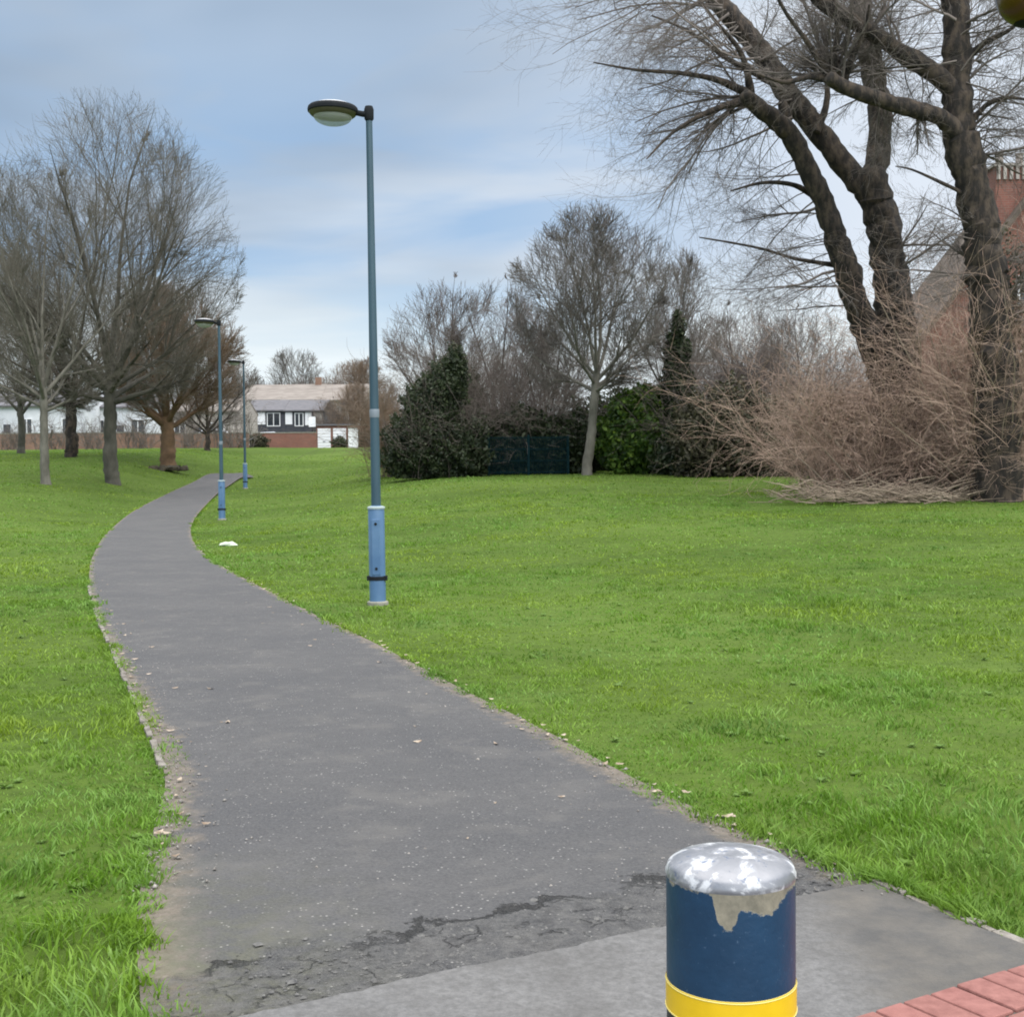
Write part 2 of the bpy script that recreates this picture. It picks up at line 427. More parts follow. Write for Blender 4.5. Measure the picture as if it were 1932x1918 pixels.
def rough_tube(mb, pts, rad, k=12, amp=0.07, seed=0):
    """smooth, knobbly limb through control points"""
    R = random.Random(seed)
    pts = [Vector(p) for p in pts]
    P2, R2 = [], []
    for i in range(len(pts) - 1):
        p0 = pts[max(i - 1, 0)]; p1 = pts[i]; p2 = pts[i + 1]; p3 = pts[min(i + 2, len(pts) - 1)]
        m = max(3, int((p2 - p1).length / 0.13))
        for j in range(m):
            t = j / m
            q = 0.5 * ((2 * p1) + (-p0 + p2) * t + (2 * p0 - 5 * p1 + 4 * p2 - p3) * t * t + (-p0 + 3 * p1 - 3 * p2 + p3) * t ** 3)
            rr = rad[i] + (rad[i + 1] - rad[i]) * t
            P2.append(q + Vector((R.gauss(0, 1), R.gauss(0, 1), 0)) * rr * 0.05); R2.append(rr * (1 + R.uniform(-amp, amp)))
    P2.append(pts[-1]); R2.append(rad[-1])
    tdir = (P2[-1] - P2[-3]).normalized()
    for q_, f_ in ((0.35, 0.92), (0.65, 0.7), (0.8, 0.35)): P2.append(pts[-1] + tdir * rad[-1] * q_); R2.append(rad[-1] * f_)
    b = len(mb.v); mb.tube(P2, R2, k)
    for i in range(b, len(mb.v)):
        j = (i - b) // k; c = P2[min(j, len(P2) - 1)]
        q_ = mb.v[i]; mb.v[i] = c + (q_ - c) * (1 + 0.20 * mnoise.noise(q_ * 1.9) + 0.22 * max(0, mnoise.noise(q_ * 4.1 + Vector((seed, 0, 0)))) + 0.10 * mnoise.noise(q_ * 11) + R.uniform(-0.03, 0.03))
    return P2, R2

TREE_MESH = {}
def tree_meshes(key, seed, H, fork, r0, crown_c, crown_a, limbs=7, bark='bark_grey', twig='twig_olive', fine=1.0, lean=(0, 0), spread=(18, 48), rmin=0.006, kidscale=1.0, trop=0.05):
    """returns (trunk mesh, crown mesh); base at the origin"""
    Pm = dict(c=crown_c, a=crown_a, n=[7, 6, 5, 4, 3], wander=[0.055, 0.06, 0.065, 0.07, 0.08], trop=[trop, trop, trop * 0.9, trop * 0.9, trop * .7],
              taper=[0.10, 0.22, 0.35, 0.5, 0.6], kids=[8 * kidscale, 8 * kidscale, 5 * kidscale, 3 * fine], start=[0.15, 0.12, 0.15, 0.15],
              ang=[(20, 46), (16, 42), (14, 38), (14, 38)], ratio=[0.66, 0.62, 0.62, 0.62], rr=[0.55, 0.55, 0.6, 0.7], rmin=rmin, thick=2)
    g = Grower(seed, Pm); R = random.Random(seed + 5)
    mb = MB()
    top = Vector((lean[0], lean[1], fork))
    rough_tube(mb, [(0, 0, -0.25), (0, 0, 0.15), top * 0.5 + Vector((R.uniform(-.06, .06), 0, 0)), top, top + Vector((lean[0] * .3, 0, fork * 0.25))],
               [r0 * 1.45, r0 * 1.15, r0 * 0.92, r0 * 0.9, r0 * 0.6], 12, 0.04, seed)
    for i in range(limbs):
        az = 2.399 * i + R.uniform(-.3, .3)
        an = math.radians(spread[0] + (spread[1] - spread[0]) * ((i + R.uniform(0, .8)) / limbs) ** 0.8) if i else math.radians(4)
        d = (math.sin(an) * math.cos(az), math.sin(an) * math.sin(az), math.cos(an))
        h0 = top * (1.22 - 0.36 * i / limbs + R.uniform(-.03, .03))
        L = g.room(h0, d) * R.uniform(0.88, 1.0)
        g.grow(tuple(h0), d, L, r0 * R.uniform(0.40, 0.58), 0)
    V, lp, ct = tubes_from_segs(g.thick, 6)
    nb = len(mb.v); tv = np.array([tuple(v) for v in mb.v])
    tl = [i for f in mb.f for i in f]; tcnt = [len(f) for f in mb.f]
    trunk = np_mesh('trunk', np.r_[tv, V], np.r_[tl, lp + nb], np.r_[tcnt, ct], MT[bark], True)
    V, lp, ct = tubes_from_segs(g.fine, 3)
    crown = np_mesh('crown', V, lp, ct, MT[twig])
    TREE_MESH[key] = (trunk, crown)
    print('tree', key, len(g.thick), len(g.fine))
    return trunk, crown
def plant_tree(key, loc, label, group=None, rz=0, s=(1, 1, 1), name='bare_tree', cat='tree'):
    t, c = TREE_MESH[key]
    e = empty(name, loc, label, cat, group, rz); e.scale = s
    link('trunk', t, e); link('crown', c, e)
    return e

def thicket(seed, n, length, base, r=0.012, tilt=(0.1, 0.9), droop=0.06, kids=7, sub=4, rmin=0.004, bias=(0, 0, 0), k1=0.45):
    """arching canes with side twigs; base = (rx, ry) ellipse about the origin"""
    R = random.Random(seed); fine = []
    def go(p, d, L, r_, lev):
        m = (8, 4, 3)[lev]; st = L / m
        px, py, pz = p; dx, dy, dz = d
        for i in range(m):
            dx += R.gauss(0, .20); dy += R.gauss(0, .20); dz += R.gauss(0, .15) - droop * (1 if lev == 0 else 0.6) * (i / m + .3) * 2
            q = 1 / math.sqrt(dx * dx + dy * dy + dz * dz); dx *= q; dy *= q; dz *= q
            qx, qy, qz = px + dx * st, py + dy * st, pz + dz * st
            if qz < 0.02: qz = 0.02; dz = abs(dz) * 0.2
            ra = r_ * (1 - 0.6 * i / m); rb = r_ * (1 - 0.6 * (i + 1) / m)
            fine.append((px, py, pz, qx, qy, qz, ra, rb))
            if lev < 2:
                kk = (kids, sub)[lev] / m; kk = int(kk) + (R.random() < kk - int(kk))
                for _ in range(kk):
                    e = Vector((dx, dy, dz)) + Vector((R.gauss(0, 1), R.gauss(0, 1), R.gauss(0, 0.8))) * 0.75
                    e.normalize()
                    go((qx, qy, qz), tuple(e), L * k1 * R.uniform(0.5, 1.1), max(rb * 0.6, rmin), lev + 1)
            px, py, pz = qx, qy, qz
    for i in range(n):
        a = R.uniform(0, 6.283); q = math.sqrt(R.random())
        p = (base[0] * q * math.cos(a), base[1] * q * math.sin(a), 0)
        tl = R.uniform(*tilt); az = R.uniform(0, 6.283)
        d = Vector((math.sin(tl) * math.cos(az) + bias[0], math.sin(tl) * math.sin(az) + bias[1], math.cos(tl) + bias[2])).normalized()
        go(p, tuple(d), length * R.uniform(0.6, 1.1), r * R.uniform(0.6, 1.3), 0)
    return fine
def segs_obj(name, segs, m, parent=None, k=3):
    V, lp, ct = tubes_from_segs(segs, k)
    return link(name, np_mesh(name, V, lp, ct, m), parent)

def leaves(blobs, n, size, seed, shell=0.45, flat=0.0):
    """blobs: (cx,cy,cz,rx,ry,rz,weight). returns V, loops, counts, tint"""
    R = np.random.RandomState(seed)
    wts = np.array([b[6] for b in blobs], float); wts /= wts.sum()
    idx = R.choice(len(blobs), n, p=wts); B = np.array([b[:6] for b in blobs])[idx]
    d = R.normal(size=(n, 3)); d /= np.linalg.norm(d, axis=1, keepdims=True)
    # lumpy radius
    lump = 1 + 0.22 * np.sin(d[:, 0] * 5.1 + B[:, 0]) * np.sin(d[:, 1] * 4.3 + B[:, 1] * 2) + 0.15 * np.sin(d[:, 2] * 9 + B[:, 0] * 3 + d[:, 0] * 7) + 0.08 * np.sin(d[:, 0] * 23 + d[:, 2] * 19)
    rad = (1 - shell * R.rand(n) ** 1.3) * lump
    p = B[:, :3] + d * B[:, 3:6] * rad[:, None]
    p[:, 2] = np.maximum(p[:, 2], 0.02 + 0.1 * R.rand(n))
    nn = d * 0.7 + R.normal(size=(n, 3)) * 0.75; nn /= np.linalg.norm(nn, axis=1, keepdims=True)
    a = np.cross(nn, R.normal(size=(n, 3))); a /= np.linalg.norm(a, axis=1, keepdims=True); b = np.cross(nn, a)
    s = size * R.uniform(0.6, 1.4, n)[:, None]
    V = np.stack([p - a * s, p - b * s * 0.55 + nn * s * .12, p + a * s, p + b * s * 0.55 + nn * s * .12], 1)
    base = (np.arange(n) * 4)[:, None]
    lp = (base + np.array([[0, 1, 2, 3]])).ravel()
    return V.reshape(-1, 3), lp, np.full(n, 4), np.repeat(R.rand(n) ** 1.5, 4)
def leaves_obj(name, blobs, n, size, seed, m, parent=None, shell=0.45):
    V, lp, ct, tint = leaves(blobs, n, size, seed, shell)
    me = np_mesh(name, V, lp, ct, m)
    at = me.attributes.new('tint', 'FLOAT', 'POINT'); at.data.foreach_set('value', tint.astype(np.float32))
    return link(name, me, parent)

# ------------------------------------------------------------------ path outline
L_px = [(300, 2150), (275, 1990), (262, 1850), (258, 1740), (272, 1640), (292, 1560), (312, 1480), (296, 1420), (262, 1340), (228, 1262), (195, 1190), (176, 1140), (168, 1095), (176, 1050),
        (205, 1005), (255, 965), (320, 932), (372, 908), (398, 896)]
R_px = [(2300, 2150), (2150, 1890), (1960, 1790), (1760, 1712), (1600, 1650), (1480, 1600), (1340, 1540), (1180, 1462), (1020, 1376), (860, 1296), (700, 1212), (570, 1150), (462, 1094), (395, 1055), (364, 1022),
        (362, 992), (382, 962), (415, 930), (452, 905)]
def smooth_line(pts, n):
    pts = [Vector((p[0], p[1])) for p in pts]
    out_ = []
    for i in range(len(pts) - 1):
        p0 = pts[max(i - 1, 0)]; p1 = pts[i]; p2 = pts[i + 1]; p3 = pts[min(i + 2, len(pts) - 1)]
        for j in range(10):
            t = j / 10
            out_.append(0.5 * ((2 * p1) + (-p0 + p2) * t + (2 * p0 - 5 * p1 + 4 * p2 - p3) * t * t + (-p0 + 3 * p1 - 3 * p2 + p3) * t ** 3))
    out_.append(pts[-1])
    s = [0]
    for a, b in zip(out_, out_[1:]): s.append(s[-1] + (b - a).length)
    xs = np.interp(np.linspace(0, s[-1], n), s, [p.x for p in out_]); ys = np.interp(np.linspace(0, s[-1], n), s, [p.y for p in out_])
    return np.c_[xs, ys]
NP = 420
Lw = [P(*p).xy for p in L_px]; Rw = [P(*p).xy for p in R_px]
# beyond the last seen point the path bends away to the right behind the rise
Lw += [Lw[-1] + Vector((0.8, 1.2)), Lw[-1] + Vector((1.3, 1.6))]
Rw += [Rw[-1] + Vector((0.3, 0.6)), Rw[-1] + Vector((0.5, 1.0))]
PL = smooth_line(Lw, NP); PR = smooth_line(Rw, NP)
PATH_POLY = np.r_[PL, PR[::-1]]
def inside(poly, x, y):
    c = np.zeros(x.shape, bool); n = len(poly); j = n - 1
    for i in range(n):
        xi, yi = poly[i]; xj, yj = poly[j]
        if yi != yj:
            m = ((yi > y) != (yj > y)) & (x < (xj - xi) * (y - yi) / (yj - yi) + xi)
            c ^= m
        j = i
    return c
# pavement outline (front slab of asphalt at the bottom of the picture)
PV_px = [(330, 1975), (520, 1922), (700, 1880), (900, 1838), (1100, 1795), (1250, 1766), (1400, 1730), (1520, 1704), (1642, 1679), (1720, 1712), (1810, 1752), (1932, 1798), (2100, 1868)]
PV = [P(*p).xy for p in PV_px]
a0 = PV[0]; a1 = PV[-1]
PAVE_POLY = np.array([tuple(p) for p in PV] + [(a1.x + 6, a1.y + 1.0), (8, -6), (-8, -6), (a0.x - 4.5, a0.y - 2.4)])
# ------------------------------------------------------------------ lawn (one sheet to the horizon)
def graded():
    ys = [-8.0]
    while ys[-1] < 900:
        y = ys[-1]; ys.append(y + (0.35 if y < 14 else 0.35 + (y - 14) * 0.035))
    xs = [0.0]
    while xs[-1] < 900:
        x = xs[-1]; xs.append(x + (0.5 if x < 14 else 0.5 + (x - 14) * 0.06))
    xs = np.array(xs); return np.r_[-xs[:0:-1], xs], np.array(ys)
gx, gy = graded()
GX, GY = np.meshgrid(gx, gy)
GZ = terrain(GX, GY)
V = np.c_[GX.ravel(), GY.ravel(), GZ.ravel()]
nx, ny = len(gx), len(gy)
ii = (np.arange(ny - 1)[:, None] * nx + np.arange(nx - 1)[None]).ravel()
loops = np.c_[ii, ii + 1, ii + nx + 1, ii + nx].ravel()
m, b, p, o = new_mat('lawn_soil')
g = b.n('ShaderNodeNewGeometry').outputs['Position']
n1_ = b.noise(g, 0.55, 5, 0.6); n2_ = b.noise(g, 7, 4, 0.6); n3_ = b.noise(g, 0.12, 3, 0.5)
c = b.mix(b.rng(n1_, 0.35, 0.65), (0.058, 0.100, 0.012), (0.088, 0.140, 0.024))
c = b.mix(b.rng(n2_, 0.3, 0.7, 0.0, 0.6), c, (0.030, 0.045, 0.012))
c = b.mix(b.rng(n3_, 0.45, 0.65, 0.0, 0.45), c, (0.115, 0.17, 0.035))
b.l(c, p.inputs['Base Color']); p.inputs['Roughness'].default_value = 1.0; p.inputs['Specular IOR Level'].default_value = 0.1
bp = b.n('ShaderNodeBump'); bp.inputs['Strength'].default_value = 0.8; bp.inputs['Distance'].default_value = 0.08
b.l(b.noise(g, 5, 6, 0.7), bp.inputs['Height']); b.l(bp.outputs[0], p.inputs['Normal'])
lawn = link('ground', np_mesh('ground', V, loops, np.full(len(ii), 4), m, True)); tag(lawn, kind='structure')

# ------------------------------------------------------------------ asphalt path
NC = 25
def strip_mesh(A, B_, nc, lift, name, mat_):
    t = np.linspace(0, 1, nc)[None, :, None]
    G = A[:, None] * (1 - t) + B_[:, None] * t
    z = terrain(G[..., 0], G[..., 1])
    dist = G[..., 1]
    cam_ = 0.012 * np.sin(np.linspace(0, math.pi, nc))[None]
    z = z + lift + 0.0011 * np.clip(dist - 4, 0, 80) + cam_
    V = np.c_[G.reshape(-1, 2), z.ravel()]
    n = len(A); ii = (np.arange(n - 1)[:, None] * nc + np.arange(nc - 1)[None]).ravel()
    me = np_mesh(name, V, np.c_[ii, ii + 1, ii + nc + 1, ii + nc].ravel(), np.full(len(ii), 4), mat_, True)
    at = me.attributes.new('across', 'FLOAT', 'POINT')
    wd_ = np.linalg.norm(A - B_, axis=1)[:, None]
    tt = np.linspace(0, 1, nc)[None]
    at.data.foreach_set('value', (np.minimum(tt, 1 - tt) * wd_).ravel().astype(np.float32))
    at2 = me.attributes.new('leftness', 'FLOAT', 'POINT'); at2.data.foreach_set('value', (tt * wd_).ravel().astype(np.float32))
    return me
# slab edge line in world for the broken band beside the pavement
e0, e1 = PV[1], PV[8]; ed = (e1 - e0).normalized(); en = Vector((-ed.y, ed.x))
m, b, p, o = new_mat('asphalt_old')
g = b.n('ShaderNodeNewGeometry').outputs['Position']
acr = b.n('ShaderNodeAttribute', attribute_name='across').outputs['Fac']
lft = b.n('ShaderNodeAttribute', attribute_name='leftness').outputs['Fac']
sp = b.n('ShaderNodeSeparateXYZ'); b.l(g, sp.inputs[0])
fine_n = b.noise(g, 90, 3, 0.7); mid = b.noise(g, 9, 5, 0.65); big = b.noise(g, 0.8, 4, 0.55)
c = b.mix(b.rng(big, 0.35, 0.65), (0.042, 0.043, 0.048), (0.064, 0.063, 0.065))
c = b.mix(b.rng(mid, 0.35, 0.7, 0.0, 0.55), c, (0.034, 0.034, 0.037))
c = b.mix(b.rng(fine_n, 0.30, 0.75, 0.0, 0.6), c, (0.13, 0.127, 0.125))
c = b.mix(b.rng(b.noise(g, 2.3, 5, 0.7), 0.52, 0.64, 0, 0.45), c, (0.11, 0.105, 0.10))
vo = b.n('ShaderNodeTexVoronoi'); b.l(g, vo.inputs['Vector']); vo.inputs['Scale'].default_value = 42
spk = b.math('MULTIPLY', b.rng(vo.outputs['Distance'], 0.13, 0.22, 1, 0), b.rng(b.noise(g, 14, 2), 0.52, 0.60))
c = b.mix(b.math('MULTIPLY', spk, 0.75), c, (0.36, 0.35, 0.33))
# buff grit along the edges
gr = b.math('ADD', acr, b.math('MULTIPLY', b.math('SUBTRACT', mid, 0.5), 0.45))
near = b.rng(sp.outputs[1], 3.5, 13, 0.0, 1.0)
gritw = b.mix(0.0, (0, 0, 0), (0, 0, 0))
grit = b.math('SUBTRACT', 1.0, b.rng(b.math('DIVIDE', gr, b.math('SUBTRACT', 0.26, b.math('MULTIPLY', near, 0.17))), 0.2, 1.0, 0, 1, True))
gc = b.mix(b.rng(b.noise(g, 30, 4, 0.7), 0.3, 0.7), (0.09, 0.075, 0.05), (0.21, 0.175, 0.145))
c = b.mix(b.math('MULTIPLY', grit, 0.8), c, gc)
# mossy greenish wash in the near left corner
ms = b.math('MULTIPLY', b.rng(sp.outputs[1], 3.6, 5.2, 1, 0), b.rng(lft, 0.1, 0.9, 1, 0))
c = b.mix(b.math('MULTIPLY', ms, b.rng(mid, 0.4, 0.6, 0.1, 0.7)), c, (0.12, 0.12, 0.07))
# broken band next to the pavement: distance from its edge line
dd = b.math('ADD', b.math('MULTIPLY', b.math('SUBTRACT', sp.outputs[0], e0.x), en.x), b.math('MULTIPLY', b.math('SUBTRACT', sp.outputs[1], e0.y), en.y))
wig = b.math('ADD', dd, b.math('MULTIPLY', b.math('SUBTRACT', b.noise(g, 2.6, 6, 0.7), 0.5), 0.75))
band = b.math('MULTIPLY', b.rng(wig, 0.36, 0.44, 1, 0), b.rng(sp.outputs[0], -1.35, -0.95))
vc = b.n('ShaderNodeTexVoronoi', feature='DISTANCE_TO_EDGE'); 
wv = b.n('ShaderNodeVectorMath', operation='MULTIPLY_ADD'); 
nz3 = b.n('ShaderNodeTexNoise'); b.l(g, nz3.inputs['Vector']); nz3.inputs['Scale'].default_value = 7; nz3.inputs['Detail'].default_value = 4
b.l(nz3.outputs['Color'], wv.inputs[0]); wv.inputs[1].default_value = (0.22, 0.22, 0.22); b.l(g, wv.inputs[2])
b.l(wv.outputs[0], vc.inputs['Vector']); vc.inputs['Scale'].default_value = 5.5
crack = b.math('MULTIPLY', b.rng(vc.outputs['Distance'], 0.0, 0.03, 0.45, 0), b.math('MULTIPLY', band, b.rng(b.noise(g, 9, 3), 0.50, 0.60)))
lip = b.math('MULTIPLY', b.math('MULTIPLY', b.rng(wig, 0.37, 0.40), b.rng(wig, 0.41, 0.43, 1, 0)), b.math('MULTIPLY', b.rng(sp.outputs[0], -1.35, -0.95), b.rng(b.noise(g, 2.2, 2), 0.46, 0.56)))
c = b.mix(b.math('MULTIPLY', band, b.rng(b.noise(g, 26, 5, 0.75), 0.40, 0.62, 0, 0.7)), c, (0.125, 0.122, 0.118))
c = b.mix(b.math('MULTIPLY', band, b.rng(b.noise(g, 15, 5, 0.75), 0.50, 0.62, 0, 0.4)), c, (0.030, 0.029, 0.030))
c = b.mix(b.math('MULTIPLY', b.math('MAXIMUM', crack, lip), 0.7), c, (0.022, 0.021, 0.020))
b.l(c, p.inputs['Base Color']); p.inputs['Roughness'].default_value = 0.88; p.inputs['Specular IOR Level'].default_value = 0.35
hgt = b.math('ADD', b.math('MULTIPLY', fine_n, 0.6), b.math('ADD', b.math('MULTIPLY', mid, 0.9), b.math('SUBTRACT', b.math('MULTIPLY', b.math('MULTIPLY', band, b.noise(g, 16, 5, 0.75)), 3.5), b.math('MULTIPLY', b.math('MAXIMUM', crack, lip), 5.0))))
bp = b.n('ShaderNodeBump'); bp.inputs['Strength'].default_value = 0.9; bp.inputs['Distance'].default_value = 0.014
b.l(hgt, bp.inputs['Height']); b.l(bp.outputs[0], p.inputs['Normal'])
path = link('path', strip_mesh(PL, PR, NC, 0.006, 'path', m)); tag(path, kind='structure')

# pavement of newer, lighter asphalt
m, b, p, o = new_mat('asphalt_new')
g = b.n('ShaderNodeNewGeometry').outputs['Position']
sp = b.n('ShaderNodeSeparateXYZ'); b.l(g, sp.inputs[0])
c = b.mix(b.rng(b.noise(g, 0.9, 4), 0.35, 0.65), (0.105, 0.104, 0.107), (0.145, 0.142, 0.142))
c = b.mix(b.rng(b.noise(g, 110, 3, 0.7), 0.3, 0.75, 0, 0.6), c, (0.20, 0.196, 0.19))
c = b.mix(b.rng(b.noise(g, 4, 6, 0.7), 0.42, 0.62, 0, 0.6), c, (0.075, 0.072, 0.07))
c = b.mix(b.rng(b.noise(g, 38, 4, 0.7), 0.40, 0.66, 0, 0.55), c, (0.065, 0.064, 0.062))
right = b.rng(sp.outputs[0], 0.85, 1.15, 0, 0.85, True)
c = b.mix(right, c, b.mix(b.rng(b.noise(g, 6, 5, 0.65), 0.35, 0.65), (0.060, 0.058, 0.056), (0.105, 0.095, 0.082)))
b.l(c, p.inputs['Base Color']); p.inputs['Roughness'].default_value = 0.85; p.inputs['Specular IOR Level'].default_value = 0.35
bp = b.n('ShaderNodeBump'); bp.inputs['Strength'].default_value = 0.6; bp.inputs['Distance'].default_value = 0.008
b.l(b.math('ADD', b.noise(g, 80, 3, 0.7), b.noise(g, 12, 4)), bp.inputs['Height']); b.l(bp.outputs[0], p.inputs['Normal'])
# outline with a slightly ragged edge
R = random.Random(4)
edge = []
for i in range(len(PV) - 1):
    n_ = max(2, int((PV[i + 1] - PV[i]).length / 0.03))
    for j in range(n_):
        q = PV[i].lerp(PV[i + 1], j / n_)
        edge.append(q + en * (R.gauss(0, 0.0035) + 0.012 * math.sin(i * 3.1 + j * 0.13)))
edge.append(PV[-1])
poly = edge + [Vector(tuple(q)) for q in PAVE_POLY[len(PV):]]
n_ = len(poly)
Vt = [(q.x, q.y, 0.030) for q in poly] + [(q.x, q.y, -0.02) for q in poly]
Fc = [tuple(range(n_ - 1, -1, -1))] + [(i, (i + 1) % n_, (i + 1) % n_ + n_, i + n_) for i in range(n_)]
pave = mesh_obj('pavement', Vt, Fc, m); tag(pave, kind='structure')

# pale stone edging between the pavement and the grass on the right, and along the left side of the path
def edging(line, wdt, hgt, name, seed, base=0.0, gaps=0.0):
    R = random.Random(seed); mb = MB(); i = 0
    s = [0.0]
    for a, c_ in zip(line, line[1:]): s.append(s[-1] + (Vector(c_) - Vector(a)).length)
    xs = [p_[0] for p_ in line]; ys = [p_[1] for p_ in line]
    u = 0.0
    while u < s[-1] - 0.05:
        Lb = R.uniform(0.05, 0.30); Lb = min(Lb, s[-1] - u)
        if R.random() > gaps:
            x0, x1 = np.interp([u, u + Lb - 0.012], s, xs); y0, y1 = np.interp([u, u + Lb - 0.012], s, ys)
            t = Vector((x1 - x0, y1 - y0)).normalized(); nn = Vector((-t.y, t.x)) * wdt / 2 * R.uniform(0.8, 1.15)
            z0 = tz((x0 + x1) / 2, (y0 + y1) / 2) + base; h = hgt * R.uniform(0.75, 1.2)
            A = [Vector((x0, y0)) + nn, Vector((x0, y0)) - nn, Vector((x1, y1)) - nn, Vector((x1, y1)) + nn]
            A = [q + Vector((R.gauss(0, .004), R.gauss(0, .004))) for q in A]
            mb.add([(q.x, q.y, z0 - 0.03) for q in A] + [(q.x, q.y, z0 + h + R.gauss(0, .002)) for q in A],
                   [(0, 1, 2, 3), (7, 6, 5, 4), (0, 4, 5, 1), (1, 5, 6, 2), (2, 6, 7, 3), (3, 7, 4, 0)])
        u += Lb
    return mb
left_line = [tuple(q) for q in PL if 6.5 < q[1] < 17]
o = edging([(x - 0.005, y) for x, y in left_line], 0.035, 0.022, 'kerb', 3, 0.0, 0.12).build('kerb_edging', MT['edging'], None, bevel=0.004); tag(o, kind='structure')
rl = [tuple(PV[8] + Vector((0.02, 0.02))), tuple(PV[9] + Vector((0.02, 0.02))), tuple(PV[10] + Vector((.02, .02))), tuple(PV[11] + Vector((.02, .02))), tuple(PV[12])]
o = edging(rl, 0.04, 0.030, 'kerb', 8, 0.0, 0.25).build('kerb_stone', MT['edging'], None, bevel=0.004); tag(o, kind='structure')

# red brick paving strip in the near right corner
m, b, p, o = new_mat('paver_red')
g = b.n('ShaderNodeNewGeometry')
c = b.mix(b.rng(b.noise(g.outputs['Position'], 22, 4, 0.65), 0.3, 0.7), (0.15, 0.055, 0.046), (0.26, 0.115, 0.098))
rp = b.math('FRACT', b.math('MULTIPLY', g.outputs['Random Per Island'], 1.0)) if 'Random Per Island' in g.outputs else 0.5
c = b.mix(b.math('MULTIPLY', rp, 0.45), c, (0.26, 0.10, 0.09))
b.l(c, p.inputs['Base Color']); p.inputs['Roughness'].default_value = 0.85
bp = b.n('ShaderNodeBump'); bp.inputs['Strength'].default_value = 0.5; bp.inputs['Distance'].default_value = 0.006
b.l(b.noise(g.outputs['Position'], 70, 4, 0.7), bp.inputs['Height']); b.l(bp.outputs[0], p.inputs['Normal'])
q0, q1 = P(1622, 1941).xy, P(1932, 1842).xy
t = (q1 - q0).normalized(); nn = Vector((t.y, -t.x))
mb = MB(); R = random.Random(11)
for row in range(9):
    off = row * 0.21
    for i in range(-14, 22):
        if row == 0 or True:
            u = i * 0.106 + (0.053 if row % 2 else 0)
            M4 = Matrix.Translation(Vector((q0.x, q0.y, 0)) + Vector((t.x, t.y, 0)) * u + Vector((nn.x, nn.y, 0)) * (off + 0.1)) @ Matrix(((t.x, nn.x, 0, 0), (t.y, nn.y, 0, 0), (0, 0, -1, 0), (0, 0, 0, 1)))
            h = 0.040 + R.uniform(-0.002, 0.002)
            mb.box(-0.049, 0.049, -0.1, 0.1, -h, 0.02, M4 @ Matrix.Rotation(R.gauss(0, 0.008), 4, 'Z'))
o = mb.build('brick_paving', m, None, bevel=0.006); tag(o, kind='structure')

